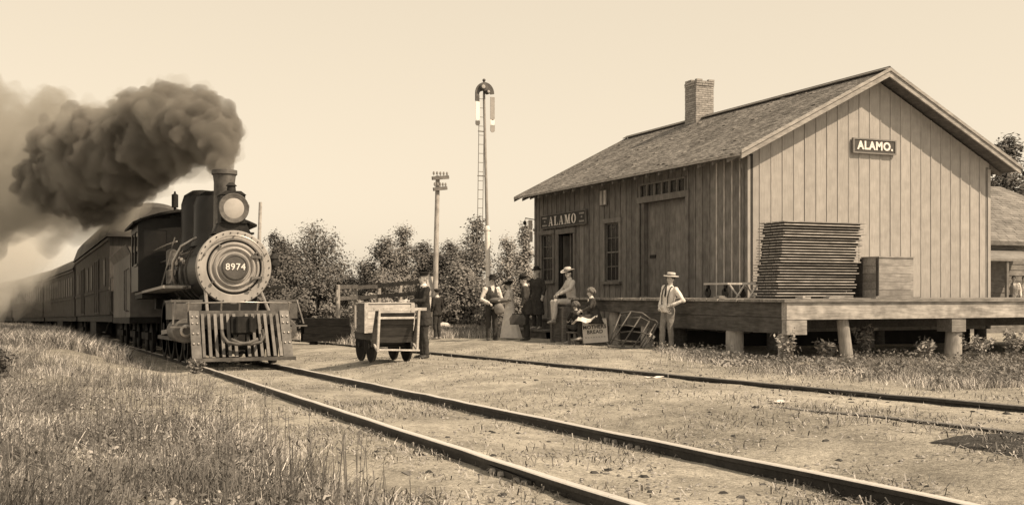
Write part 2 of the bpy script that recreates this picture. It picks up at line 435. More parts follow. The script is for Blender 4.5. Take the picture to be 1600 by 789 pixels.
# openings on the track-side wall: (s0, s1, z0, z1)
DOOR = (28.7, 29.7, ZB+.1, CAMZ+1.72); FDOOR = (22.7, 24.9, ZD+.02, CAMZ+2.27); TRANS = (22.7, 24.9, CAMZ+2.36, CAMZ+2.76)
WIN1 = (30.08, 30.87, CAMZ+.35, CAMZ+1.75); WIN2 = (25.98, 26.78, CAMZ+.31, CAMZ+1.87)
OPEN = [DOOR, FDOOR, TRANS, WIN1, WIN2]
def spans(a, b, lo, hi, gap=.0):
    """z ranges of a strip a..b that no opening cuts"""
    cuts = sorted((o[2], o[3]) for o in OPEN if o[0] < b-.005 and o[1] > a+.005)
    out = []; z = lo
    for c0, c1 in cuts:
        if c0 > z: out.append((z, c0))
        z = max(z, c1)
    if z < hi: out.append((z, hi))
    return out
# backing walls
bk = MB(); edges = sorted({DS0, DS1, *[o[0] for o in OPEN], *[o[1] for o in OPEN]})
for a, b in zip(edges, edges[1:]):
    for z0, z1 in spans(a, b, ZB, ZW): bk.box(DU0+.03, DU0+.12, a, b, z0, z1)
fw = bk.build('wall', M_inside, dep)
gw = MB(); gw.prism([(DU0+.03, ZB), (DU1-.03, ZB), (DU1-.03, roofz(DU1)-.2), (UR, ZR-.2), (DU0+.03, roofz(DU0)-.2)], lambda a, b, t: (a, DS0+.03+.09*t, b))
gwall = gw.build('gable_wall', M_inside, dep)
gw = MB(); gw.prism([(DU0+.03, ZB), (DU1-.03, ZB), (DU1-.03, roofz(DU1)-.2), (UR, ZR-.2), (DU0+.03, roofz(DU0)-.2)], lambda a, b, t: (a, DS1-.12+.09*t, b))
fgw = gw.build('gable_wall', M_front, dep)
bw_ = MB().box(DU1-.12, DU1-.03, DS0, DS1, ZB, ZW).build('wall', M_front, dep)
MB().box(DU0+.12, DU1-.12, DS0+.1, DS1-.1, ZD-.1, ZD-.02).build('floor', M_inside, dep)
MB().box(DU0+1.6, DU0+1.7, DS0+.15, DS1-.15, ZD, ZW).build('partition', M_inside, dep)
# boards and battens of the track-side wall
nb = 37; bwid = (DS1-DS0)/nb
for k in range(nb):
    a, b = DS0+k*bwid, DS0+(k+1)*bwid; j = random.uniform(0, .006)
    e2 = sorted({a+.003, b-.003, *[q for o in OPEN for q in o[:2] if a+.003 < q < b-.003]})
    for p, q in zip(e2, e2[1:]):
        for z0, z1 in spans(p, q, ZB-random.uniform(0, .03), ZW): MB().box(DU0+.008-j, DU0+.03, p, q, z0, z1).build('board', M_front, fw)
M_batl = wood('worn_batten', .5, 'z', rnd=.2)
for k in range(1, nb):
    s = DS0+k*bwid
    for z0, z1 in spans(s-.022, s+.022, ZB, ZW): MB().box(DU0-.014, DU0+.001, s-.02, s+.02, z0, z1).build('batten', M_batl if k in (1, 2, 3, 4) else M_front, fw)
# boards and battens of the gable wall
ng = 23; gwid = (DU1-DU0)/ng
def under(u): return roofz(u)-.16
for k in range(ng):
    a, b = DU0+k*gwid+.003, DU0+(k+1)*gwid-.003; j = random.uniform(0, .007)
    pts = [(a, ZB), (b, ZB), (b, under(b))]+([(UR, under(UR))] if a < UR < b else [])+[(a, under(a))]
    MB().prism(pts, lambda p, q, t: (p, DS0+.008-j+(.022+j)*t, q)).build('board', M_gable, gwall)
for k in range(1, ng):
    u = DU0+k*gwid; a, b = u-.014, u+.014
    MB().prism([(a, ZB), (b, ZB), (b, under(b)), (a, under(a))], lambda p, q, t: (p, DS0-.010+.014*t, q)).build('batten', M_gable, gwall)
MB().box(DU0-.025, DU0+.04, DS0-.016, DS0-.0005, ZB, ZW-.05).build('corner_board', M_gable, gwall)
MB().box(DU1-.06, DU1+.025, DS0-.016, DS0-.0005, ZB, ZW-.05).build('corner_board', M_gable, gwall)
MB().box(DU0-.024, DU0+.004, DS0+.001, DS0+.09, ZB, ZW).build('corner_board', M_front, fw)
MB().box(DU0-.024, DU0+.004, DS1-.1, DS1+.01, ZB, ZW).build('corner_board', M_front, fw)
# roof: two slabs, shingles, rake and eave boards, rafter tails, ridge board
RS0, RS1 = DS0-GO, DS1+GO
roof = MB()
for sg in (-1, 1):
    e = UR+sg*(UR-DU0+EO)
    roof.prism([(UR, ZR-.05), (e, ZE-.05), (e, ZE-.09), (UR, ZR-.09)], lambda a, b, t: (a, RS0+.03+(RS1-RS0-.06)*t, b))
roof = roof.build('roof', wood('roof_boards', .12, 'y'), dep)
M_sh = M('cedar_shingle', .25, var=.28, scale=9, rough=.95, island=.30, bump=.12, blotch=.22, spec=.1)
vv = []; ff = []
L_ = math.hypot(UR-(DU0-EO), ZR-ZE); ncrs = 42
for sg in (-1, 1):
    ax = Vector((sg*(UR-DU0+EO)/L_, 0, -(ZR-ZE)/L_)); nrm = Vector((sg*(ZR-ZE)/L_, 0, (UR-DU0+EO)/L_))
    if nrm.z < 0: nrm = -nrm
    top = Vector((UR, 0, ZR-.05))
    for c in range(ncrs):
        d1 = L_*(c+1)/ncrs+.03; d0 = d1-L_/ncrs-.06; s = RS0
        while s < RS1-.02:
            wd = min(random.uniform(.08, .16), RS1-s); j = random.uniform(-.008, .008); th = random.uniform(.005, .011)
            if random.random() < .012: th += .02
            k = len(vv)
            for q, (dd, hh) in enumerate(((d0, .004), (d1+j, .014+th))):
                p = top+ax*max(dd, 0)
                for y in (s+.004, s+wd-.004):
                    vv.append(tuple(p+Vector((0, y, 0))+nrm*hh))
            p = top+ax*(d1+j)
            for y in (s+.004, s+wd-.004): vv.append(tuple(p+Vector((0, y, 0))+nrm*.0))
            ff += [(k, k+1, k+3, k+2), (k+2, k+3, k+5, k+4), (k, k+2, k+4), (k+1, k+5, k+3)]
            s += wd
mb = MB(); mb.add(vv, ff)
kind(mb.build('shingles', M_sh, roof, fix=False), 'stuff')
for sg in (-1, 1):
    e = UR+sg*(UR-DU0+EO)
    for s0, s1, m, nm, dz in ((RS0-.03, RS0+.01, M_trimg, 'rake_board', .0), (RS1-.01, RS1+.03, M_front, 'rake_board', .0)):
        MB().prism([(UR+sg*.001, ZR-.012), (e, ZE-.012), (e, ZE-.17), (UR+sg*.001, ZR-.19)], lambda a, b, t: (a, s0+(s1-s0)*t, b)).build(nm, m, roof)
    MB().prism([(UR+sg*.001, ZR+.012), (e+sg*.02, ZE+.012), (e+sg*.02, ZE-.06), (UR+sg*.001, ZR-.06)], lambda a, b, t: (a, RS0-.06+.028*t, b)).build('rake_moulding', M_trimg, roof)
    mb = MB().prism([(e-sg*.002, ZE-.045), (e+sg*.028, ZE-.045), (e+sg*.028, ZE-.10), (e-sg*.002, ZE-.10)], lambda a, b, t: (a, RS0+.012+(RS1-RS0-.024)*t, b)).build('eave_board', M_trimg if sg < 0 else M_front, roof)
    for k in range(20):
        s = DS0+.1+k*(DS1-DS0-.2)/19; i_ = UR+sg*(UR-DU0-.05)
        MB().prism([(i_, roofz(i_)-.10), (e-sg*.03, ZE-.11), (e-sg*.03, ZE-.19), (i_, roofz(i_)-.24)], lambda a, b, t: (a, s-.025+.05*t, b)).build('rafter', M_front, roof)
for sg in (-1, 1):
    MB().beam((UR+sg*.055, RS0-.03, ZR+.0), (UR+sg*.055, RS1+.03, ZR+.0), .16, .022, up=(sg*.46, 0, .89)).build('ridge_board', M_trim, roof)
# chimney of single bricks
M_brick = M('old_brick', .30, var=.25, scale=16, rnd=.25, bump=.4)
M_mort = M('mortar', .26, var=.2, scale=30)
cu0, cs0 = UR, 29.86-2.45
cd, csn = at(1092, 32.2)[:2]
cs0 = csn
CW = .30; z0c, z1c = ZR-.35, CAMZ+6.12
ch = MB().box(cu0-CW+.012, cu0+CW-.012, cs0-CW+.012, cs0+CW-.012, z0c, z1c-.07).build('chimney', M_mort, roof)
bl, bh = .2, .062
me_b = {}
def brick(x0, x1, y0, y1, z):
    key = (round(x1-x0, 2), round(y1-y0, 2))
    if key not in me_b:
        q = MB().box(-(x1-x0)/2, (x1-x0)/2, -(y1-y0)/2, (y1-y0)/2, 0, bh-.01); o = q.build('brick', M_brick, ch, local=True); me_b[key] = o.data
    else:
        o = put('brick', me_b[key], ch)
    o.location = Vector(((x0+x1)/2+random.uniform(-.004, .004), (y0+y1)/2+random.uniform(-.004, .004), z))-OFF[ch]
nz_ = int((z1c-z0c)/bh)
for c in range(nz_):
    z = z0c+c*bh; g = .0 if c < nz_-3 else (.02 if c == nz_-3 else .035)
    for side in range(4):
        o_ = (c % 2)*.1
        for t0 in ((0, .2, .4) if c % 2 == 0 else (0, .1, .3, .5)):
            t1 = min(t0+(.2 if not (c % 2 and t0 in (0, .5)) else .1), .6)
            if c >= nz_-1 and random.random() < .45: continue
            a0, a1 = t0+.005-CW, t1-.005-CW
            if side == 0: brick(cu0+a0, cu0+a1, cs0-CW-g, cs0-CW+.07, z)
            if side == 1: brick(cu0+a0, cu0+a1, cs0+CW-.07, cs0+CW+g, z)
            if side == 2 and t1 > .08 and t0 < .52: brick(cu0-CW-g, cu0-CW+.07, cs0+max(a0, -CW+.075), cs0+min(a1, CW-.075), z+.001)
            if side == 3 and t1 > .08 and t0 < .52: brick(cu0+CW-.07, cu0+CW+g, cs0+max(a0, -CW+.075), cs0+min(a1, CW-.075), z+.001)
# doors, windows
def casing(o, name='casing', wd=.11, par=dep, sill=False, m=M_front):
    s0, s1, z0, z1 = o; mb = MB(); x0, x1 = DU0-.036, DU0+.03
    mb.box(x0, x1, s0-wd, s0, z0, z1+.002); mb.box(x0, x1, s1, s1+wd, z0, z1+.002)
    mb.box(x0-.012, x1, s0-wd-.03, s1+wd+.03, z1+.002, z1+wd+.02)
    c = mb.build(name, m, par)
    if sill: MB().box(x0-.05, x1, s0-wd-.04, s1+wd+.04, z0-.07, z0-.001).build('sill', m, c)
    return c
def window(o, rows=4, cols=3):
    s0, s1, z0, z1 = o; x = DU0+.045
    c = casing(o, 'window_casing', .10, dep, True)
    wn = MB(); zm = (z0+z1)/2; t = .04
    wn.box(x-.02, x+.02, s0, s0+t, z0, z1); wn.box(x-.02, x+.02, s1-t, s1, z0, z1)
    for z in (z0, z1-t, zm-t/2): wn.box(x-.02, x+.02, s0+t, s1-t, z, z+t)
    sash = wn.build('sash', M_trim, dep)
    mu = MB()
    cw = (s1-s0-2*t)/cols
    for a, b in ((z0+t, zm-t/2), (zm+t/2, z1-t)):
        rh = (b-a)/(rows//2)
        for i in range(1, cols): mu.box(x-.012, x+.012, s0+t+i*cw-.009, s0+t+i*cw+.009, a, b)
        for i in range(1, rows//2): mu.box(x-.0125, x+.0125, s0+t, s1-t, a+i*rh-.009, a+i*rh+.009)
        for i in range(cols):
            for j in range(rows//2):
                p = MB().box(x-.003, x+.003, s0+t+i*cw+.008, s0+t+(i+1)*cw-.008, a+j*rh+.008, a+(j+1)*rh-.008).build('pane', M_glass, sash)
    mu.build('muntin', M_trim, sash)
    return sash
window(WIN1); window(WIN2)
casing(DOOR, 'door_casing', .12)
dp = MB().box(DU0+.13, DU0+.99, 29.63, 29.675, ZD+.02, CAMZ+1.68).build('door', M_trim, dep)   # stands open, swung inside
MB().ball((DU0+.85, 29.61, CAMZ+.85), .03).build('door_knob', M_iron, dp)
sd2 = MB().box(DU0+.10, DU0+.125, 29.12, 29.16, ZD, CAMZ+1.72).build('door_post', M_front, dep)
MB().box(DU0+.1, DU0+.8, DOOR[0], DOOR[1], ZB+.1, ZD-.03).build('door_step', M_tie, dep)
fc = casing(FDOOR, 'freight_door_casing', .13)
fd = MB().box(DU0+.16, DU0+.2, FDOOR[0]-.1, FDOOR[1]+.1, ZD-.02, FDOOR[3]+.06).build('freight_door', M_front, dep)
for k in range(9):
    a = FDOOR[0]+k*(2.2/9)
    MB().box(DU0+.146, DU0+.16, a+.004, a+2.2/9-.004, ZD+.0, FDOOR[3]+.03).build('plank', M_front, fd)
MB().box(DU0+.12, DU0+.145, 24.35, 24.62, CAMZ+.88, CAMZ+.96).build('hasp', M_iron, fd)
MB().box(DU0+.02, DU0+.13, FDOOR[1]-.16, FDOOR[1]-.001, ZD, FDOOR[3]).build('jamb', M_trim, dep)
tr = MB(); s0, s1, z0, z1 = TRANS
tr.box(DU0-.03, DU0+.05, s0, s1, z0, z0+.05); tr.box(DU0-.03, DU0+.05, s0, s1, z1-.05, z1)
for i in range(7): a = s0+i*(s1-s0-.05)/6; tr.box(DU0-.028, DU0+.05, a, a+.05, z0+.05, z1-.05)
tr = tr.build('transom', M_front, dep)
for i in range(6):
    a = s0+.05+i*(s1-s0-.05)/6; MB().box(DU0+.015, DU0+.02, a, a+(s1-s0-.05)/6-.05, z0+.05, z1-.05).build('pane', M_glass, tr)
# wall fittings
vb = MB().box(DU0-.05, DU0-.015, 26.62, 27.05, CAMZ+2.36, CAMZ+2.78).build('vent_board', M_front, dep)
for a in (26.66, 26.88): MB().box(DU0-.062, DU0-.05, a, a+.11, CAMZ+2.38, CAMZ+2.76).build('slat', M_batl, vb)
lp = MB(); lp.tube([(DU0-.02, DS1-.05, CAMZ+2.25), (DU0-.3, DS1+.06, CAMZ+2.3), (DU0-.32, DS1+.06, CAMZ+2.2)], .015, 6); lp.ball((DU0-.32, DS1+.06, CAMZ+2.15), (.06, .06, .07), 8, 6)
lp.build('wall_hook', M_iron, dep)
MB().tube([(DU0-.05, DS0+.12, ZD+.1), (DU0-.05, DS0+.12, ZW-.35), (DU0-.12, DS0+.13, ZW-.15)], .022, 8).build('downpipe', M_front, dep)

# lettered signs on the depot walls
def sign(name, label, fr, to, zz, face):
    t = thing(name, label, 'sign', ((fr[0]+to[0])/2, (fr[1]+to[1])/2, zz[0])); return t
sg_ = sign('station_sign', 'long dark board lettered ALAMO in white serif letters above the passenger door', (DU0, 27.8), (DU0, 30.8), (CAMZ+1.93, 0), 'u')
MB().box(DU0-.075, DU0-.037, 27.83, 30.77, CAMZ+1.945, CAMZ+2.305).build('panel', M_black, sg_)
fr = MB()
for z in (CAMZ+1.92, CAMZ+2.305): fr.box(DU0-.092, DU0-.036, 27.79, 30.81, z, z+.025)
fr.box(DU0-.092, DU0-.036, 27.79, 27.825, CAMZ+1.945, CAMZ+2.305); fr.box(DU0-.092, DU0-.036, 30.775, 30.81, CAMZ+1.945, CAMZ+2.305)
fr.build('frame', M_trim, sg_)
def serif(ch):
    P = []
    q = lambda *p: P.append(list(p))
    bar = lambda x0, x1, y0, y1: q((x0, y0), (x1, y0), (x1, y1), (x0, y1))
    if ch == 'A':
        q((.10, .06), (.17, .06), (.47, 1), (.42, 1)); q((.60, .06), (.80, .06), (.53, 1), (.42, 1)); bar(.24, .62, .30, .37)
        bar(0, .28, 0, .06); bar(.52, .9, 0, .06); wdt = .9
    if ch == 'L':
        bar(.12, .31, .06, .94); bar(0, .44, .94, 1); bar(0, .74, 0, .06); q((.66, .06), (.74, .06), (.74, .34)); wdt = .74
    if ch == 'M':
        bar(.13, .20, .06, .94); q((.16, 1), (.38, 1), (.62, .12), (.5, .0)); q((.5, .0), (.58, .0), (.90, 1), (.84, 1)); bar(.80, 1.0, .06, .94)
        bar(0, .33, 0, .06); bar(.70, 1.12, 0, .06); bar(0, .3, .94, 1); bar(.86, 1.12, .94, 1); wdt = 1.12
    if ch == 'O':
        n = 20
        for i in range(n):
            a, b = 2*math.pi*i/n, 2*math.pi*(i+1)/n
            q((.42+.42*math.cos(a), .5+.52*math.sin(a)), (.42+.42*math.cos(b), .5+.52*math.sin(b)), (.42+.21*math.cos(b), .5+.46*math.sin(b)), (.42+.21*math.cos(a), .5+.46*math.sin(a)))
        wdt = .84
    return P, wdt
x = 30.24; hL = .265
for ch in 'ALAMO':
    P, wd = serif(ch); mb = MB()
    for k, poly in enumerate(P):
        mb.prism([(x-a*hL*1.28, CAMZ+1.992+b*hL) for a, b in poly], lambda a, b, t: (DU0-.077-.007*t-.0003*(k % 4), a, b))
    mb.build('letter', M_white, sg_); x -= wd*hL*1.28+.075
M_grey = M('faded_lettering', .38, var=.2, bump=0)
for s_a, s_b in ((30.36, 30.70), (27.90, 28.22)):
    lm = MB()
    for z, n in ((CAMZ+2.21, 5), (CAMZ+2.11, 1), (CAMZ+1.99, 5)):
        for i in range(n):
            wd = (s_b-s_a)/max(n, 3); c = s_a+(i+.5)*(s_b-s_a)/n
            lm.box(DU0-.081, DU0-.075, c-wd*.36, c-wd*.16, z, z+.055); lm.box(DU0-.0812, DU0-.0752, c+wd*.1, c+wd*.34, z+.004, z+.05)
            lm.box(DU0-.0814, DU0-.0754, c-wd*.3, c+wd*.3, z+.02, z+.034)
    lm.build('small_lettering', M_grey, sg_)
sg2 = thing('gable_sign', 'small board lettered ALAMO. in white block capitals on the sunlit gable', 'sign', (17.46, DS0, CAMZ+3.16))
MB().box(16.87, 18.06, DS0-.07, DS0-.023, CAMZ+3.16, CAMZ+3.47).build('panel', M('sign_brown_paint', .075, var=.2), sg2)
fr = MB()
for z in (CAMZ+3.145, CAMZ+3.455): fr.box(16.85, 18.08, DS0-.085, DS0-.024, z, z+.03)
fr.box(16.85, 16.885, DS0-.086, DS0-.024, CAMZ+3.175, CAMZ+3.455); fr.box(18.045, 18.08, DS0-.086, DS0-.024, CAMZ+3.175, CAMZ+3.455)
fr.build('frame', M('sign_frame_paint', .2), sg2)
me = text_mesh('ALAMO.', .255, .006, .010, 1.12); me.transform(rot_face_s()); me.materials.append(M_white)
o = put('lettering', me, sg2, (17.48-17.46, -.075, .157))
# two small boards fixed on the far corner, seen past the wall edge
for k, (py0, py1, dx) in enumerate(((344, 359, 0), (362, 378, .02))):
    z1, z0 = [CAMZ+(458-p)/F*34.6 for p in (py0, py1)]
    u0, s0, _ = at(826+k*2, 34.6)
    tag(MB().box(u0, DU0+.02, s0, s0+.03, z0, z1).build('notice_board', M('notice_paint_%d' % k, (.8, .5)[k], var=.2)),
        ('upper pale notice board sticking out past the far depot corner', 'lower grey notice board sticking out past the far depot corner')[k], 'notice board')

# ================================================================== platform
PU0, PS0, PS1 = 11.9, 15.9, 24.4
PU1 = 34.
M_deck = wood('deck_plank', .27, 'x', rnd=.25, var=.35)
M_beamd = wood('dark_rough_timber', .10, 'y', rnd=.15, var=.4)  # darker timber for track-side edge, joists and risers
M_beaml = wood('pale_rough_timber', .33, 'x', rnd=.12, var=.35, blotch=.35)  # paler timber for the end beams
M_post = wood('post_wood', .36, 'z', rnd=.15, var=.3)
pl = thing('freight_platform', 'raised plank freight platform on timber posts around the depot', 'platform', (PU0, PS0, CAMZ-1.15))
n = 41; pw = (PS1-PS0+.05)/n
for k in range(n):
    s = PS0-.05+k*pw; u1 = PU1 if s+pw < DS0-.03 else DU0-.04
    MB().box(PU0-.07+random.uniform(-.025, .025), u1, s+.006, s+pw-.006, ZD-.055, ZD-random.uniform(0, .012)).build('plank', M_deck, pl)
MB().box(PU0, PU0+.16, PS0+.15, PS1, ZD-.32, ZD-.058).build('edge_beam', M_beamd, pl)
MB().box(PU0+.01, PU0+.16, PS0+.15, PS1-3.0, ZD-.60, ZD-.325).build('edge_beam', M_beamd, pl)
MB().box(PU0-.01, 19.6, PS0, PS0+.148, ZD-.36, ZD-.058).build('edge_beam', M_beaml, pl)
MB().box(19.61, PU1, PS0+.01, PS0+.145, ZD-.34, ZD-.058).build('edge_beam', M_beaml, pl)
MB().box(PU0-.006, PU0+.42, PS0+.01, PS0+.146, ZD-.62, ZD-.365).build('beam_end', M_beaml, pl)
for k in range(8):
    s = PS0+.4+k*1.1; MB().box(PU0+.17, (PU1 if s < DS0-.3 else DU0-.02), s, s+.08, ZD-.30, ZD-.058).build('joist', M_beamd, pl)
for k, (px, lean, r) in enumerate(((1148, 0, .17), (1012, 0, .15), (960, .0, .13))):
    d, s = at_u(px, PU0+.18); g = gz(PU0+.18, s)-.12
    MB().tube([(PU0+.18, s, g), (PU0+.18+lean*.3, s, (g+ZD)/2), (PU0+.18+lean, s, ZD-(.61 if k == 0 else .33))], [r, r*.97, r*.92], 14).build('post', M_post, pl, smooth=40)
for px, r, lean, top in ((1322, .12, -.10, .36), (1487, .17, .03, .62), (1223, .10, 0, .62), (1660, .15, 0, .34)):
    tx = (px-800)/F; d = (PS0+.22)/(CT-ST*tx); u = d*(CT*tx+ST); g = gz(u, PS0)-.1
    MB().tube([(u-lean*.3, PS0+.2, g), (u+lean*.35, PS0+.2, (g+ZD-top)/2), (u+lean, PS0+.2, ZD-top)], [r, r*.95, r*.86], 14).build('post', M_post, pl, smooth=40)
tx = (1487-800)/F; d = (PS0+.2)/(CT-ST*tx); u = d*(CT*tx+ST)
MB().box(u-.17, u+.17, PS0+.02, PS0+.4, ZD-.615, ZD-.365).build('cap_block', M_deck, pl)
for u, s in ((13.6, 18.6), (16.2, 18.9), (18.6, 18.8), (21.5, 18.9), (15, 20.5), (17.8, 20.4), (21, 20.5), (12.9, 21), (24.5, 19)):
    g = gz(u, s); MB().tube([(u, s, g-.1), (u, s, ZD-.3)], [.15, .14], 12).build('post', M_tie, pl, smooth=40)
for k in range(2):
    MB().box(12.2, PU1, 17.2+k*2.0, 17.45+k*2.0, ZD-.56, ZD-.305).build('sleeper_beam', M_beamd, pl)
# foundation skirt keeps the space under the depot dark
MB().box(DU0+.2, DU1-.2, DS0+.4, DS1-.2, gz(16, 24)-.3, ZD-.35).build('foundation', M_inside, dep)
# steps at the passenger door
stp = thing('wooden_steps', 'low dark wooden steps under the passenger door', 'steps', (13.3, 29.6, gz(13.3, 29.6)))
g = gz(13.4, 29.8)
for k, (u0, z) in enumerate(((12.95, .26), (13.45, .56))):
    MB().box(u0, u0+.55, 28.2, 31.3, g+z-.05, g+z).build('tread', M_tie, stp)
    MB().box(u0+.03, u0+.06, 28.22, 31.28, g-.05, g+z-.052).build('riser', M_beamd, stp)

# ================================================================== things on the platform
M_crate = wood('crate_slat', .36, 'x', rnd=.22, var=.3)
M_cratd = wood('crate_end', .06, 'y', rnd=.2, var=.3)
ux0, ux1, cy0, cy1 = 13.17, 15.18, 17.9, 18.75
npan = 27; zc = ZD+.002; lay = 1.5/npan
pal = []
ORD = 'first second third fourth fifth sixth seventh eighth ninth tenth eleventh twelfth thirteenth fourteenth fifteenth sixteenth seventeenth eighteenth nineteenth twentieth twenty-first twenty-second twenty-third twenty-fourth twenty-fifth twenty-sixth twenty-seventh twenty-eighth twenty-ninth thirtieth'.split()
for k in range(npan):
    t_ = k/npan; sh = .45*t_; jx = random.uniform(-.025, .025); jy = random.uniform(-.03, .03)
    wid = (ux1-ux0)*(.93+.07*t_)
    o = thing('folded_crate', 'x', 'crate', (ux0+sh*.4+jx-.05*(1-t_), cy0+jy, zc), random.uniform(-.012, .012), 'folded slatted crates stacked flat on the platform', shift=False)
    if k == 0:
        parts = []
        for q in range(4): parts.append(MB().box(0, 1.9, .005+q*.21, .19+q*.21, .0225, .034).build('slat', M_crate, o, local=True))
        for q in range(3): parts.append(MB().box(.04+q*.88, .10+q*.88, .14, .72, 0, .022).build('cleat', M_cratd, o, local=True))
        parts.append(MB().box(.12, 1.78, .13, .74, .0005, .0222).build('gap_shade_panel', M_cratd, o, local=True))  # dark filler so the gaps between slats read as shaded
    else:
        for p_ in parts:
            c = p_.copy(); COL.objects.link(c); c.parent = o
    o.scale = (wid/1.9, 1, lay/.0345)
    pal.append(o); zc += lay
for k, o in enumerate(pal):
    o['label'] = 'flat folded slatted crate, %s from the top of the tall platform stack' % ORD[npan-1-k]
pal[-1]['label'] = 'topmost folded slatted crate on the tall stack by the gable'
pal[0]['label'] = 'bottom folded slatted crate of the tall stack resting on platform planks'
bx = thing('wooden_box', 'big square plank shipping box standing beside the crate stack on the platform', 'box', (15.8, 17.8, ZD))
M_boxp = wood('box_plank', .27, 'x', rnd=.2, var=.3)
a0, a1, b0, b1, zt = 15.38, 16.25, 17.6, 18.12, ZD+.83
MB().box(a0+.03, a1-.03, b0+.03, b1-.03, ZD+.01, zt-.03).build('core', M_cratd, bx)
for k in range(5):
    z = ZD+.01+k*.16
    MB().box(a0, a1, b0, b0+.028, z+.003, z+.157).build('plank', M_boxp, bx)
    MB().box(a0, a0+.028, b0+.029, b1-.029, z+.003, z+.157).build('plank', M_boxp, bx)
    MB().box(a1-.028, a1, b0+.029, b1-.029, z+.003, z+.157).build('plank', M_boxp, bx)
for k in range(3): MB().box(a0-.02, a1+.02, b0-.02+k*.18, b0+.155+k*.18, zt-.025, zt).build('lid_plank', M_boxp, bx)
for a in (a0-.015, a0-.015): pass
for b in (b0-.018, b1-.06): MB().box(a0-.026, a0-.001, b+.02, b+.08, ZD+.01, zt-.03).build('corner_batten', M_cratd, bx)
nb_ = thing('narrow_box', 'narrow dark wooden box half hidden behind the big square box', 'box', (15.15, 18.2, ZD))
u0, s0, _ = at(1343, 22.7); 
MB().box(u0, u0+.16, s0, s0+.4, ZD+.01, ZD+.68).build('body', M_cratd, nb_); MB().box(u0-.015, u0+.175, s0-.015, s0+.415, ZD+.681, ZD+.71).build('lid', M_cratd, nb_)
# loose boards on the deck
for k, (px, ln, rz_, lb) in enumerate(((1255, .35, .5, 'short loose board lying on deck before the crate stack'), (1310, .6, .1, 'loose board lying on deck between the crate stack and big box'), (1400, 1.0, -.06, 'long thin loose board lying on deck before the big box'), (1125, .5, 1.2, 'pale loose board lying along the shaded track-side platform edge'))):
    if k < 3: tx = (px-800)/F; d = (PS0+.5)/(CT-ST*tx); u = d*(CT*tx+ST); s = PS0+.5
    else: dd, s = at_u(px, 12.1); u = 12.1
    o = MB().box(-ln/2, ln/2, -.07, .07, 0, .028).box(-ln/2+.05, ln/2-.2, -.05, .055, .0285, .05).build('loose_board', M_deck); o.location = (u, s, ZD+.002); o.rotation_euler = (0, 0, rz_)
    tag(o, lb, 'board', 'loose boards on the platform')
# low warehouse truck on the deck by the wall
u, s, _ = at(1135, 24.0); wt = thing('hand_truck', 'low warehouse hand truck with pale bed on shaded platform by the wall', 'hand truck', (u, s, ZD))
M_pale = wood('pale_wood', .5, 'y', rnd=.1)
MB().box(u-.25, u+.25, s-.42, s+.5, ZD+.28, ZD+.32).build('bed', M_pale, wt)
for a, b in ((-.24, -.3), (.2, -.3), (-.24, .38), (.2, .38)): 
    MB().lathe([(.001, -.02), (.10, -.02), (.11, 0), (.10, .02), (.001, .02)], (u+a+.02, s+b, ZD+.11), 'x', 14).build('wheel', M_iron, wt, smooth=40)
    MB().box(u+a, u+a+.05, s+b-.03, s+b+.03, ZD+.13, ZD+.28).build('bracket', M_iron, wt)
MB().tube([(u-.2, s-.43, ZD+.26), (u-.22, s-.75, ZD+.05)], .02, 6).build('handle', M_pale, wt); MB().tube([(u+.2, s-.43, ZD+.26), (u+.22, s-.75, ZD+.05)], .02, 6).build('handle', M_pale, wt)
u, s, _ = at(1176, 23.2); sh_ = thing('saw_trestle', 'small pale trestle leaning by the foot of the crate stack', 'trestle', (u, s, ZD))
MB().beam((u-.05, s-.35, ZD+.30), (u-.05, s+.25, ZD+.30), .07, .05).build('top_bar', M_pale, sh_)
for a, b in ((-.2, -.28), (.14, -.28), (-.2, .18), (.14, .18)): MB().beam((u-.05+a*.1, s+b, ZD+.28), (u-.05+a*1.3, s+b-.05, ZD+.0), .03, .03).build('leg', M_pale, sh_)
# ================================================================== locomotive
M_loco = M('black_engine_enamel', .010, var=.4, scale=5, rough=.45, metal=0., bump=.05, blotch=.5, spec=.35)
M_dirty = M('grimy_engine_iron', .018, var=.5, scale=9, rough=.7, bump=.2, blotch=.5)
M_graph = M('graphite_smokebox', .36, var=.16, scale=7, stretch=(1, 1, .35), rough=.6, metal=.1, bump=.06, blotch=.2)
M_gray = M('worn_grey_iron', .125, var=.35, scale=9, rough=.6, metal=.2, bump=.15, blotch=.4)
M_steel = M('bright_steel', .42, var=.2, scale=14, rough=.35, metal=.7, bump=.03)
M_lens = M('lamp_glass', .38, var=.15, scale=3, rough=.12, bump=0, spec=.7)
LU = 3.78
class LB(MB):
    """locomotive frame: x from track centre, y = s, z above rail"""
    def build(s, *a, **k):
        s.v = [(LU+x, y, zmain(y)+z) for x, y, z in s.v]; return MB.build(s, *a, **k)
lo = thing('steam_locomotive', 'black steam locomotive with round pale smokebox front numbered 8974 and slatted pilot', 'locomotive', (LU, 22.6, zmain(22.6)))
BZ = 2.0
LB().lathe([(.001, 23.72), (.70, 23.72), (.745, 23.76), (.755, 25.3), (.70, 25.32), (.70, 27.5), (.78, 28.6), (.78, 30.0), (.001, 30.0)], (0, 0, BZ), 'y', 40).build('boiler', M_loco, lo, smooth=35)
for s_ in (25.9, 26.7, 27.5, 28.3):
    LB().lathe([(.69, s_), (.735 if s_ < 27.6 else .79, s_), (.735 if s_ < 27.6 else .79, s_+.07), (.69, s_+.07)], (0, 0, BZ), 'y', 40).build('boiler_band', M_gray, lo, smooth=35)
sf = LB().lathe([(.565, 23.74), (.565, 23.675), (.58, 23.662), (.75, 23.66), (.77, 23.69), (.77, 23.80), (.565, 23.80)], (0, 0, BZ), 'y', 56).build('smokebox_front', M_graph, lo, smooth=30)
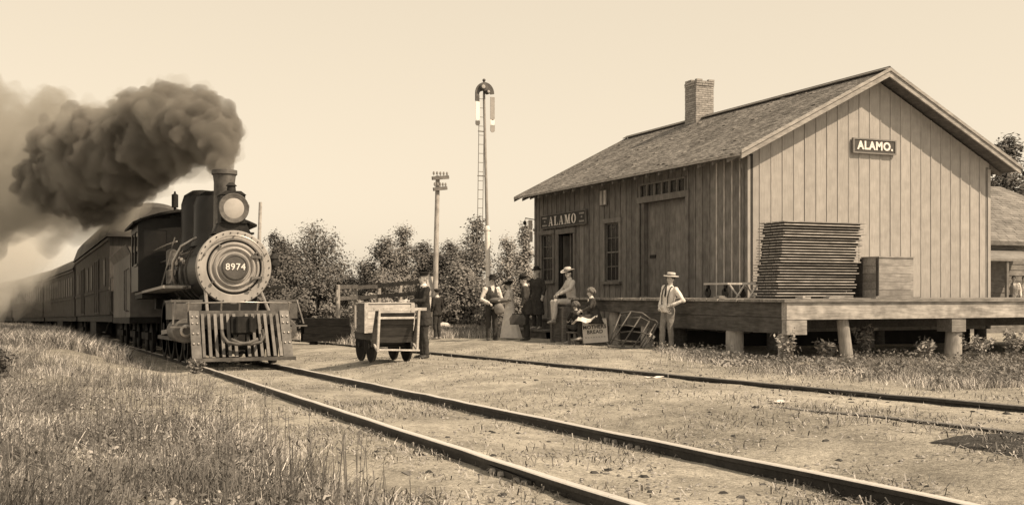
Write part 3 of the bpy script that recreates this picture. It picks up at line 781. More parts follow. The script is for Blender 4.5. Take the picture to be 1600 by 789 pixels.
for r_, n_ in ((.72, 30),):
    b = LB()
    for k in range(n_):
        t = 2*math.pi*k/n_; b.lathe([(.017, 23.66), (.015, 23.643), (.001, 23.638)], (r_*math.cos(t), 0, BZ+r_*math.sin(t)), 'y', 6)
    kind(b.build('rivets', M_gray, sf), 'stuff')
dr = LB().lathe([(.525, 23.72), (.525, 23.66), (.505, 23.63), (.475, 23.63), (.46, 23.665), (.435, 23.665), (.42, 23.61), (.39, 23.585), (.365, 23.60), (.35, 23.64), (.325, 23.64), (.31, 23.575), (.001, 23.56)], (0, 0, BZ), 'y', 56).build('smokebox_door', M_graph, lo, smooth=25)
np_ = LB().lathe([(.275, 23.57), (.275, 23.525), (.26, 23.505), (.235, 23.50), (.225, 23.515), (.001, 23.515)], (0, 0, BZ), 'y', 44).build('number_plate', M('number_plate_paint', .10, rough=.5, metal=.3, var=.2), dr, smooth=25)
me = text_mesh('8974', .19, .006, .002, 1.1); me.transform(rot_face_s()); me.materials.append(M_white)
put('lettering', me, np_, Vector((LU, 23.507, zmain(23.5)+BZ))-OFF[np_])
for z in (-.22, .22):
    LB().beam((.33, 23.58, BZ+z), (.60, 23.62, BZ+z*.95), .05, .05).build('hinge', M_gray, dr)
LB().tube([(.56, 23.58, BZ-.3), (.60, 23.58, BZ), (.56, 23.58, BZ+.3)], .018, 8).build('hinge_pin', M_steel, dr)
for k in range(4):
    t = 2*math.pi*k/4+.6; LB().beam((.50*math.cos(t), 23.585, BZ+.50*math.sin(t)), (.575*math.cos(t), 23.62, BZ+.575*math.sin(t)), .035, .04, up=(0, 1, 0)).build('door_clamp', M_gray, sf)
hr = [(.66*math.cos(t), 23.60, BZ+.66*math.sin(t)) for t in np.linspace(R(20), R(160), 22)]
hrr = LB().tube(hr, .014, 6).build('front_handrail', M_steel, lo, smooth=True); hrr.name = 'handrail'
for t in (R(22), R(90), R(158)): LB().cyl((.66*math.cos(t), 23.67, BZ+.66*math.sin(t)), (.66*math.cos(t), 23.59, BZ+.66*math.sin(t)), .02, n=6).build('handrail_stud', M_gray, lo)
# headlight
hl = LB().box(-.25, .25, 23.80, 24.30, 2.95, 3.52); hl.lathe([(.30, 23.74), (.30, 23.82), (.27, 23.83)], (0, 0, 3.23), 'y', 28)
hl.prism([(-.27, 3.52), (.27, 3.52), (.16, 3.60), (-.16, 3.60)], lambda a, b, t: (a, 23.78+.54*t, b)); hl.cyl((0, 24.05, 3.6), (0, 24.05, 3.74), .10, .085, 12); hl.lathe([(.001, 3.73), (.12, 3.73), (.05, 3.80), (.001, 3.8)], (0, 24.05, 0), 'z', 12)
hl = hl.build('headlight', M_dirty, lo, smooth=30)
LB().lathe([(.30, 23.79), (.315, 23.72), (.30, 23.70), (.268, 23.715)], (0, 0, 3.23), 'y', 32).build('lamp_ring', M_gray, hl, smooth=30)
LB().lathe([(.265, 23.75), (.265, 23.73), (.20, 23.712), (.10, 23.70), (.001, 23.697)], (0, 0, 3.23), 'y', 32).build('lens', M_lens, hl, smooth=True)
hb = LB(); hb.prism([(-.36, 2.74), (.36, 2.74), (.27, 2.93), (-.27, 2.93)], lambda a, b, t: (a, 23.80+.5*t, b)); hb.box(-.42, .42, 23.72, 24.36, 2.70, 2.74); hb.box(-.28, .28, 23.76, 24.33, 2.93, 2.95)
hb.build('headlight_bracket', M_dirty, lo)
LB().cyl((.30, 24.0, 3.3), (.36, 24.0, 3.3), .045, n=8).build('lamp_knob', M_gray, hl)
# stack, domes, bell, whistle
LB().lathe([(.34, 2.68), (.28, 2.80), (.235, 2.95), (.225, 3.9), (.245, 4.06), (.275, 4.08), (.275, 4.17), (.24, 4.17), (.21, 3.9), (.001, 3.5)], (0, 25.0, 0), 'z', 32).build('smokestack', M_gray, lo, smooth=30)
LB().lathe([(.54, 2.6), (.47, 2.75), (.45, 2.95), (.45, 3.55), (.39, 3.75), (.22, 3.87), (.001, 3.9)], (0, 26.6, 0), 'z', 28).build('sand_dome', M_loco, lo, smooth=30)
LB().lathe([(.58, 2.6), (.52, 2.8), (.50, 3.0), (.50, 3.75), (.43, 3.98), (.24, 4.1), (.001, 4.13)], (0, 28.6, 0), 'z', 28).build('steam_dome', M_loco, lo, smooth=30)
bl_ = LB(); bl_.lathe([(.001, 3.42), (.05, 3.42), (.10, 3.36), (.14, 3.2), (.19, 3.12), (.17, 3.11), (.001, 3.2)], (0, 27.55, 0), 'z', 20)
bl_.tube([(-.2, 27.55, 2.7), (-.22, 27.55, 3.2), (-.12, 27.55, 3.46), (.12, 27.55, 3.46), (.22, 27.55, 3.2), (.2, 27.55, 2.7)], .025, 6); bl_.build('bell', M_gray, lo, smooth=30)
wh = LB(); wh.cyl((-.45, 30.4, 3.6), (-.45, 30.4, 3.85), .035, n=8); wh.lathe([(.001, 3.85), (.085, 3.85), (.085, 4.18), (.03, 4.21), (.02, 4.27), (.001, 4.27)], (-.45, 30.4, 0), 'z', 12); wh.build('whistle', M_dirty, lo, smooth=30)
# piping and gear on the boiler side
for z_, r_, a_ in ((2.35, .02, -.80), (1.62, .03, -.86)):
    LB().tube([(a_, 24.4, z_), (a_-.03, 27, z_+.02), (a_-.05, 30, z_+.03)], r_, 6).build('pipe', M_gray, lo, smooth=True)
    LB().tube([(-a_, 24.4, z_), (-a_+.03, 27, z_+.02), (-a_+.05, 30, z_+.03)], r_, 6).build('pipe', M_gray, lo, smooth=True)
LB().tube([(-.5, 25.7, 2.75), (-.82, 25.8, 2.55), (-.98, 25.9, 2.2), (-.98, 26.0, 1.9), (-.9, 26.2, 1.72)], .035, 8).build('steam_pipe', M_steel, lo, smooth=True)
pu = LB(); pu.lathe([(.001, 1.75), (.13, 1.75), (.13, 2.05), (.06, 2.08), (.06, 2.16), (.13, 2.18), (.13, 2.5), (.05, 2.55), (.001, 2.55)], (-.9, 26.9, 0), 'z', 14); pu.build('air_pump', M_gray, lo, smooth=30)
for k in range(5): LB().lathe([(.001, -.03), (.05, -.03), (.06, .02), (.02, .05), (.001, .05)], (-.74, 26.0+k*.45, BZ+.22+.06*(k % 3)), 'x', 10).build('valve', M_steel, lo, smooth=30)
LB().box(-1.30, -.72, 24.9, 32.3, 1.60, 1.66).build('running_board', M('worn_board_edge', .34, var=.3), lo); LB().box(.72, 1.30, 24.9, 32.3, 1.60, 1.66).build('running_board', M_dirty, lo)
LB().beam((-1.28, 25.4, 1.66), (-1.0, 25.4, 2.72), .025, .025).build('grab_iron', M_gray, lo)
LB().tube([(-.98, 25.2, 2.62), (-1.0, 27, 2.66), (-1.02, 29.9, 2.68)], .018, 6).build('handrail', M_steel, lo)
# cab
def cabwall(mb, x0, x1, s0, s1): pass
cb = LB().box(-1.36, 1.36, 32.16, 32.2, 1.66, 2.3).build('cab', M_loco, lo)
for sg in (-1, 1):
    cs_w = LB()
    x0, x1 = sorted((sg*1.40, sg*1.36))
    for a, b, z0, z1 in ((30.0, 30.18, 1.66, 3.40), (31.1, 31.22, 2.35, 3.40), (32.0, 32.2, 1.66, 3.40), (30.18, 32.0, 1.66, 2.35), (30.18, 31.1, 3.2, 3.4), (31.22, 32.0, 3.2, 3.4)): cs_w.box(x0, x1, a, b, z0, z1)
    x0, x1 = sorted((sg*1.36, sg*.60))
    for a, b, z0, z1 in ((x0, x1, 1.66, 2.55), (x0, x1, 3.22, 3.52)): cs_w.box(a, b, 30.0, 30.04, z0, z1)
    for c in (sg*1.32, sg*.64): cs_w.box(min(c-.06, c+.06), max(c-.06, c+.06), 30.001, 30.041, 2.55, 3.22)
    cs_w.build('cab_side', M_loco, cb)
arc = [(x, 3.40+.36*(1-(x/1.55)**2)) for x in np.linspace(-1.55, 1.55, 15)]
LB().prism([(a, b) for a, b in arc]+[(a, b-.06) for a, b in arc[::-1]], lambda a, b, t: (a, 29.7+2.9*t, b)).build('cab_roof', M_dirty, cb)
LB().box(-.6, .6, 30.0, 30.03, 2.7, 3.6).build('cab_front_panel', M_loco, cb); 
for sg in (-1, 1):
    x0, x1 = sorted((sg*1.26, sg*.70)); LB().box(x0, x1, 30.015, 30.02, 2.55, 3.22).build('window', M_glass, cb)
    LB().box(*sorted((sg*1.41, sg*1.43)), 30.1, 31.05, 2.30, 2.36).build('arm_rest', M_gray, cb)
LB().box(-.95, .95, 30.1, 30.6, 1.2, 2.9).build('backhead', M_dirty, cb)
LB().box(-1.3, 1.3, 30.0, 32.3, 1.48, 1.595).build('cab_floor', M_dirty, lo)
# frame, cylinders, running gear
LB().box(-.5, .5, 23.6, 32.2, .72, 1.25).build('frame', M_dirty, lo)
LB().box(-.55, .55, 25.6, 32.2, .14, .719).build('ash_pan', M_dirty, lo)
LB().prism([(-.6, 1.0), (.6, 1.0), (.48, 1.55), (-.48, 1.55)], lambda a, b, t: (a, 23.9+1.2*t, b)).build('saddle', M_dirty, lo)
for sg in (-1, 1):
    x0, x1 = sorted((sg*1.27, sg*.69))
    LB().box(x0, x1, 23.45, 24.6, .93, 1.28).box(x0-.02, x1+.02, 23.43, 24.62, 1.28, 1.325).build('steam_chest', M_gray, lo)
    cy = LB().lathe([(.001, 23.34), (.09, 23.34), (.10, 23.38), (.22, 23.39), (.25, 23.42), (.25, 24.65), (.22, 24.68), (.001, 24.68)], (sg*1.0, 0, .70), 'y', 24).build('cylinder', M_gray, lo, smooth=30)
    LB().lathe([(.13, 23.385), (.13, 23.33), (.10, 23.31), (.08, 23.31), (.08, 23.36)], (sg*1.0, 0, .70), 'y', 16).build('cylinder_cock', M_steel, cy, smooth=30)
    LB().box(*sorted((sg*1.15, sg*.75)), 23.6, 24.5, .5, .93).build('cylinder_block', M_dirty, lo)
    LB().beam((sg*1.02, 24.6, .72), (sg*1.02, 27.8, .62), .06, .10).build('main_rod', M_steel, lo); LB().beam((sg*.95, 26.2, .5), (sg*.95, 29.4, .5), .05, .09).build('side_rod', M_gray, lo)
def wheel(par, x, s, r, spokes, mat=M_dirty, cls=None, wd=.12, nm='wheel'):
    B = cls or LB
    t = B().lathe([(r-.09, s_) for s_ in (-wd/2,)]+[(r, -wd/2), (r+.03, -wd/2+.02 if x > 0 else -wd/2), (r, wd/2), (r-.09, wd/2), (r-.09, -wd/2)], (x, s, r), 'x', 32).build(nm, mat, par, smooth=30)
    h = B().lathe([(.001, -wd/2-.02), (.13*r/.7+.03, -wd/2-.02), (.13*r/.7+.03, wd/2+.02), (.001, wd/2+.02)], (x, s, r), 'x', 14).build('hub', mat, t, smooth=30)
    sp = B()
    for k in range(spokes):
        a = 2*math.pi*k/spokes+.1; sp.beam((x, s+.06*math.cos(a), r+.06*math.sin(a)), (x, s+(r-.06)*math.cos(a), r+(r-.06)*math.sin(a)), .07, .045, up=(1, 0, 0))
    sp.build('spokes', mat, t)
    return t
for s_ in (26.2, 27.8, 29.4):
    for x in (-.76, .76): wheel(lo, x, s_, .70, 14, nm='driving_wheel')
for s_ in (23.55, 25.0):
    for x in (-.76, .76): wheel(lo, x, s_, .36, 10)
    LB().cyl((-.75, s_, .36), (.75, s_, .36), .07).build('axle', M_dirty, lo)
# pilot
pi = LB().box(-1.0, 1.0, 23.02, 23.2, .82, 1.10).build('pilot', M_gray, lo)
LB().box(-1.03, 1.03, 22.46, 22.62, .10, .17).build('bottom_bar', M_gray, pi)
for sg in (-1, 1):
    LB().prism([(23.0, 1.10), (22.52, .17), (22.58, .17), (23.06, 1.10)], lambda a, b, t: (sg*(.80+.19*t), a, b)).build('corner_plate', M_gray, pi)
    for z in (.45, .65, .85, .98):
        for dx in (.85, .94): 
            q = 22.52+(z-.17)*.516; LB().ball((sg*dx, q-.012, z), .024, 6, 4).build('rivet', M_steel, pi)
for k in range(13):
    x = -.74+k*1.48/12
    if abs(x) < .05: continue
    LB().beam((x, 23.0, 1.02), (x*1.02, 22.56, .17), .058, .075, up=(0, -1, 0)).build('slat', M('pilot_slat_iron', .15, var=.3, rough=.6, metal=.2, blotch=.3), pi)
cp = LB().box(-.2, .2, 22.62, 23.02, .62, .98); cp.prism([(-.24, .66), (.24, .66), (.24, .95), (-.24, .95)], lambda a, b, t: (a, 22.5+.13*t, b)); cp.cyl((-.12, 22.46, .66), (-.12, 22.46, .98), .05, n=10); cp.cyl((.13, 22.46, .68), (.13, 22.46, .96), .04, n=10)
cp.build('coupler', M_dirty, pi)
for sg, y in ((1, 22.42), (-1, 22.40)):
    LB().tube([(sg*.40, 22.7, .70), (sg*.40, 22.5, .58), (sg*.32, 22.42, .47), (sg*.12, y, .43), (-sg*.1, y, .46), (-sg*.26, 22.44, .53)], .035, 8).build('air_hose', M_gray, pi, smooth=True)
LB().tube([(-1.05, 23.0, 1.25), (0, 22.98, 1.27), (1.05, 23.0, 1.25)], .018, 6).build('step_rail', M_steel, lo, smooth=True)
for x in (-1.0, -.36, .0, .36, 1.0): LB().cyl((x, 23.05, 1.08), (x, 22.98, 1.27), .018, n=6).build('rail_post', M_steel, lo)
for sg in (-1, 1):
    LB().tube([(sg*.56, 23.85, 1.55), (sg*.62, 23.1, 1.05)], .035, 8).build('brace_rod', M_steel, lo)
    m = LB().cyl((sg*.86, 23.9, 2.1), (sg*.74, 24.0, 2.05), .02, n=6); m.cyl((sg*.86, 23.9, 2.0), (sg*.86, 23.9, 2.20), .09, n=12); m.lathe([(.11, 2.2), (.05, 2.28), (.03, 2.31), (.05, 2.36), (.001, 2.37)], (sg*.86, 23.9, 0), 'z', 12); m.lathe([(.05, -.09), (.06, -.13), (.001, -.135)], (sg*.86, 23.9, 2.1), 'y', 10)
    if sg > 0: m.build('marker_lamp', M_dirty, lo, smooth=30)
    LB().beam((sg*1.22, 23.3, 1.32), (sg*1.30, 23.0, .82), .03, .03).build('step_iron', M_gray, lo); LB().beam((sg*1.04, 23.0, .78), (sg*1.36, 23.0, .78), .16, .03, up=(0, 0, 1)).build('step_plate', M_gray, lo)

# ================================================================== tender and cars
M_tend = M('grey_tender_paint', .12, var=.3, scale=3, rough=.6, blotch=.3)
def rigid(name, label, cat, s0, s1, group=None):
    a, b = float(uc(s0)), float(uc(s1)); za, zb = zmain(s0), zmain(s1)
    t = thing(name, label, cat, ((a+b)/2+.01, (s0+s1)/2, (za+zb)/2), 0, group, shift=False)
    t.rotation_euler = (math.atan2(zb-za, s1-s0), 0, -math.atan2(b-a, s1-s0))
    return t, (s1-s0)/2
def truck(par, y):
    f = MB()
    for x in (-.85, .85): f.box(x-.05, x+.05, y-1.0, y+1.0, .36, .56)
    f.box(-.9, .9, y-.15, y+.15, .36, .60); tr_ = f.build('truck', M_dirty, par, local=True)
    for dy in (-.75, .75):
        for x in (-.74, .74): MB().lathe([(.001, -.06), (.40, -.06), (.44, -.04 if x < 0 else -.06), (.42, .06), (.001, .06)], (x, y+dy, .42), 'x', 24).build('wheel', M_dirty, tr_, local=True, smooth=30)
te, hl_ = rigid('tender', 'plain grey coal tender coupled behind the locomotive cab', 'tender', 32.6, 39.8)
MB().box(-1.4, 1.4, -hl_, hl_, 1.0, 2.75).build('tank', M_tend, te, local=True)
MB().box(-1.42, 1.42, -hl_-.02, hl_+.02, .82, .998).box(-.6, .6, -hl_+.1, hl_-.1, .16, .819).build('underframe', M_dirty, te, local=True)
fl = MB()
for sg in (-1, 1): fl.prism([(sg*1.40, 2.75), (sg*1.36, 2.75), (sg*1.48, 3.0), (sg*1.52, 3.0)], lambda a, b, t: (a, -hl_+hl_*2*t, b))
fl.build('flare', M_tend, te, local=True)
co = MB(); vv = []; ff = []
for j in range(14):
    for i in range(10):
        x = -1.3+i*2.6/9; y = -hl_+.3+j*4.6/13; vv.append((x, y, 2.7+.55*max(0, 1-(x/1.35)**2)+random.uniform(-.07, .07)))
for j in range(13):
    for i in range(9): ff.append((j*10+i, j*10+i+1, (j+1)*10+i+1, (j+1)*10+i))
co.add(vv, ff); kind(co.build('coal_load', M('coal_heap', .02, var=.5, scale=12, bump=1., rough=.6), te, local=True), 'stuff')
for y in (-hl_+.1, -hl_+.75, hl_-.15): MB().tube([(-1.42, y, 1.15), (-1.5, y, 1.2), (-1.5, y, 2.3), (-1.42, y, 2.35)], .018, 6).build('grab_iron', M_gray, te, local=True)
truck(te, -2.2); truck(te, 2.2)
M_dullpane = M('dull_pane', .035, var=.3, rough=.5, bump=0)  # panes kept dark and rough so they mirror little sky
M_car = wood('car_siding', .075, 'z', var=.25, rnd=.1, scale=18)
M_card = M('car_roof_canvas', .085, var=.25, scale=3, blotch=.3)
def car(s0, s1, label, baggage, H=4.55, ze=3.45):
    t, h = rigid('baggage_car' if baggage else 'passenger_coach', label, 'railway car', s0, s1, 'cars of the train')
    x = 1.48; zb_ = 1.1
    MB().box(-x, x, -h, h, zb_, ze).build('body', M_car, t, local=True)
    MB().box(-x+.08, x-.08, -h, h, .85, zb_-.001).box(-.6, .6, -h+.3, h-.3, .14, .849).build('underframe', M_dirty, t, local=True)
    for sg in (-1, 1):
        MB().tube([(sg*1.1, -h+4.2, .95), (sg*1.1, -h+6.2, .42), (sg*1.1, h-6.2, .42), (sg*1.1, h-4.2, .95)], .04, 6).build('truss_rod', M_dirty, t, local=True)
        MB().box(*sorted((sg*1.35, sg*.75)), -1.6, 1.4, .30, .849).build('equipment_box', M_dirty, t, local=True)
    arc = [(a, ze+(H-ze)*math.sqrt(max(0, 1-(a/(x+.12))**2))) for a in np.linspace(-x-.12, x+.12, 19)]
    rf = MB(); n = len(arc); vv = []
    ys = [(-h-.25, .80), (-h-.05, .90), (-h+.5, .97), (-h+1.4, 1.), (h-1.4, 1.), (h-.5, .97), (h+.25, .82)]
    for y, k in ys: vv += [(a, y, ze+(b-ze)*k) for a, b in arc]
    ff = [(i*n+j, i*n+j+1, (i+1)*n+j+1, (i+1)*n+j) for i in range(len(ys)-1) for j in range(n-1)]+[tuple(range(n)), tuple((len(ys)-1)*n+j for j in range(n))]
    rf.add(vv, ff); rf.build('roof', M_card, t, local=True, smooth=30)
    for sg in (-1, 1):
        MB().box(*sorted((sg*x, sg*(x+.03))), -h, h, 1.95, 2.05).build('belt_rail', M_car, t, local=True)
        MB().box(*sorted((sg*x, sg*(x+.06))), -h, h, ze-.12, ze-.02).build('letter_board', M_card, t, local=True)
        if baggage:
            for y in (-h*.45, h*.4):
                d = MB().box(*sorted((sg*x, sg*(x+.035))), y-.85, y+.85, 1.15, 3.2).build('door', M_card, t, local=True)
                for q in (-.8, 0, .72): MB().box(*sorted((sg*(x+.035), sg*(x+.06))), y+q, y+q+.08, 1.2, 3.15).build('stile', M_car, d, local=True)
        ys_ = ([-h*.8, -h*.15, h*.1, h*.75] if baggage else list(np.arange(-h+1.2, h-.8, 1.15)))
        for y in ys_:
            wn = MB().box(*sorted((sg*x, sg*(x+.025))), y-.36, y+.36, 2.1, 3.1).build('window', M_card, t, local=True)
            MB().box(*sorted((sg*(x+.025), sg*(x+.03))), y-.29, y+.29, 2.17, 3.03).build('pane', M_dullpane, wn, local=True)
    for y in (-h-.01, h+.01):
        MB().box(-.4, .4, y-.02, y+.02, 1.15, 3.1).build('end_door', M_card, t, local=True)
    truck(t, -h+2.6); truck(t, h-2.6)
    return t
car(40.5, 59.0, 'tall dark wooden baggage car coupled behind the tender', True, 5.05, 3.75)
car(59.8, 77.5, 'second dark wooden railway car of the train behind the tall baggage car', False, 4.3)
car(78.3, 96.0, 'hazy third railway car of the train near the left picture edge', False, 4.3)
car(96.8, 114.5, 'fourth railway car at the far end of the train', False, 4.3)

# ================================================================== smoke
def remesh(mb_or_me, voxel):
    o = mb_or_me.build('tmp', [], fix=False) if isinstance(mb_or_me, MB) else put('tmp', mb_or_me)
    m = o.modifiers.new('r', 'REMESH'); m.mode = 'VOXEL'; m.voxel_size = voxel; m.adaptivity = 0
    bpy.context.view_layer.update()
    me = bpy.data.meshes.new_from_object(o.evaluated_get(bpy.context.evaluated_depsgraph_get())); bpy.data.objects.remove(o)
    return me
def plume(name, path, nblob, jit, density, colr, voxel, amp, sc, label, seed, aniso=.0, grow=1., torn=None):
    rnd = random.Random(seed); mb = MB()
    P = [(Vector(p), r*grow) for p, r in path]
    for i in range(len(P)-1):
        for f in (0, .34, .67): mb.ball(P[i][0].lerp(P[i+1][0], f), (P[i][1]*(1-f)+P[i+1][1]*f)*.84, 14, 10)
    mb.ball(P[-1][0], P[-1][1]*.8, 14, 10)
    for k in range(nblob):
        t = rnd.random()*(len(P)-1); i = int(t); f = t-i
        c = P[i][0].lerp(P[i+1][0], f); r = P[i][1]*(1-f)+P[i+1][1]*f
        d = Vector((rnd.gauss(0, 1), rnd.gauss(0, 1), rnd.gauss(0, 1))).normalized()
        rr = r*rnd.uniform(.22, .50)
        mb.ball(c+d*(r*jit-rr*.25)*rnd.uniform(.75, 1.1), rr, 10, 8)
    me = remesh(mb, voxel)
    n = len(me.vertices); co = np.empty(n*3); me.vertices.foreach_get('co', co); co = co.reshape(-1, 3)
    nn = np.empty(n*3); me.vertices.foreach_get('normal', nn); nn = nn.reshape(-1, 3)
    base = Vector(path[0][0])
    for i in range(n):
        q = Vector(co[i]); k = min(1., .30+(q-base).length*.16)
        v = 0.; a = 1.; f = sc
        for oc in range(5): v += a*(2.4*abs(mnoise.noise(q*f+Vector((seed*3, oc*7, 0))))-.35); a *= .5; f *= 2.1
        co[i] += nn[i]*v*amp*k
    me.vertices.foreach_set('co', co.ravel()); me.update()
    me = remesh(me, voxel)
    mt_ = bpy.data.materials.new(name); mt_.use_nodes = True; t = mt_.node_tree; t.nodes.clear(); L = t.links
    pv = t.nodes.new('ShaderNodeVolumePrincipled'); pv.inputs['Density'].default_value = density; pv.inputs['Color'].default_value = (*colr, 1); pv.inputs['Anisotropy'].default_value = aniso
    ou = t.nodes.new('ShaderNodeOutputMaterial'); L.new(pv.outputs[0], ou.inputs['Volume'])
    if torn:
        tc = t.nodes.new('ShaderNodeTexCoord'); nz = t.nodes.new('ShaderNodeTexNoise'); nz.inputs['Scale'].default_value = torn; nz.inputs['Detail'].default_value = 3; nz.inputs['Roughness'].default_value = .6
        mr = t.nodes.new('ShaderNodeMapRange'); mr.inputs[1].default_value = .38; mr.inputs[2].default_value = .62; mr.inputs[3].default_value = 0; mr.inputs[4].default_value = density
        L.new(tc.outputs['Object'], nz.inputs['Vector']); L.new(nz.outputs['Fac'], mr.inputs[0]); L.new(mr.outputs[0], pv.inputs['Density'])
    me.materials.clear(); me.materials.append(mt_)
    o = put(name, me); kind(o, 'stuff'); o['label'] = label; o['category'] = 'smoke'
    return o
def pp(px, py, d): u, s, z = at(px, d, py); return (u, s, z)
zs_ = zmain(25)+4.17
PATH = [((LU, 25.0, zs_-.05), .17), (pp(347, 248, 24.9), .28), (pp(338, 218, 25.3), .50), (pp(310, 198, 26.), .72), (pp(273, 198, 27.), .86), (pp(235, 212, 28.3), .96), (pp(196, 232, 30), 1.1), (pp(155, 255, 32), 1.28), (pp(112, 275, 34.5), 1.40)]
plume('dense_smoke', PATH, 380, 1.0, 4.2, (.36, .34, .315), .05, .26, 2.5, 'thick dark billowing coal smoke pouring from the locomotive stack', 3, grow=.96)
plume('smoke_veil', PATH, 330, 1.0, .6, (.52, .50, .46), .075, .34, 1.5, 'soft torn outer veil of the coal smoke above the locomotive', 3, grow=1.04)
plume('drifting_smoke', [(pp(200, 262, 32.5), .9), (pp(140, 268, 35.5), 1.7), (pp(85, 268, 38), 2.2), (pp(35, 262, 42), 2.7), (pp(-40, 255, 48), 3.2)],
      90, .95, .85, (.52, .50, .46), .16, .5, .9, 'brown smoke drifting left behind the dense plume', 5, torn=.55)
plume('fade_haze', [(pp(0, 345, 60), 4.), (pp(-60, 345, 70), 6.), (pp(-150, 335, 86), 9.)],  # added haze volume imitating the fading of the rear cars
      60, .9, .16, (.82, .80, .76), .35, .9, .35, 'thin pale haze added over the rear cars to imitate fading', 6, torn=.25)
# ================================================================== people
M_skin = M('skin', .46, var=.06, scale=20, rough=.6, bump=0)
M_dsuit = M('dark_wool_suit', .035, var=.3, scale=14, rough=.95, bump=.2, spec=.1)
M_dsuit2 = M('black_coat_cloth', .06, var=.3, scale=12, rough=.95, bump=.2, spec=.1)
M_shirt = M('white_shirt_cotton', .70, var=.1, scale=12, bump=.2)
M_lshirt = M('pale_work_shirt', .55, var=.15, scale=9, bump=.3)
M_ltrous = M('pale_trousers', .50, var=.15, scale=9, bump=.3)
M_mtrous = M('grey_trousers', .22, var=.2, scale=10, bump=.3)
M_dtrous = M('dark_trousers', .045, var=.25, scale=10, bump=.3)
M_dress = M('pale_linen_dress', .68, var=.14, scale=7, bump=.3)
M_hair = M('dark_hair', .035, var=.4, scale=40, bump=.5)
M_greyh = M('white_beard_hair', .55, var=.2, scale=40, bump=.5)
M_shoe = M('leather_shoe', .05, var=.3, scale=16, rough=.5)
M_shoel = M('dusty_shoe', .32, var=.25, scale=16, rough=.8)
M_felt = M('black_felt', .02, var=.2, rough=.9, bump=.05)
M_straw = M('straw_hat', .55, var=.15, scale=40, bump=.3)
M_band = M('hat_band', .06, bump=0)
M_feat = M('eye_dark', .02, bump=0); M_lip = M('lip', .2, bump=0)
def vmix(a, b, t): return tuple(a[i]*(1-t)+b[i]*t for i in range(3))
class Fig:
    """a figure in its own frame, facing -Y, 1.75 m; every limb tagged with its cloth"""
    def __init__(f): f.parts = []; f.extra = []
    def limb(f, pts, rads, tag_, n=12, ref=(1, 0, 0)): f.parts.append((MB().tube(pts, rads, n, True, ref), tag_))
    def blob(f, c, r, tag_): f.parts.append((MB().ball(c, r, 14, 10), tag_))
def lerp3(p, q, t): return Vector(p).lerp(Vector(q), t)
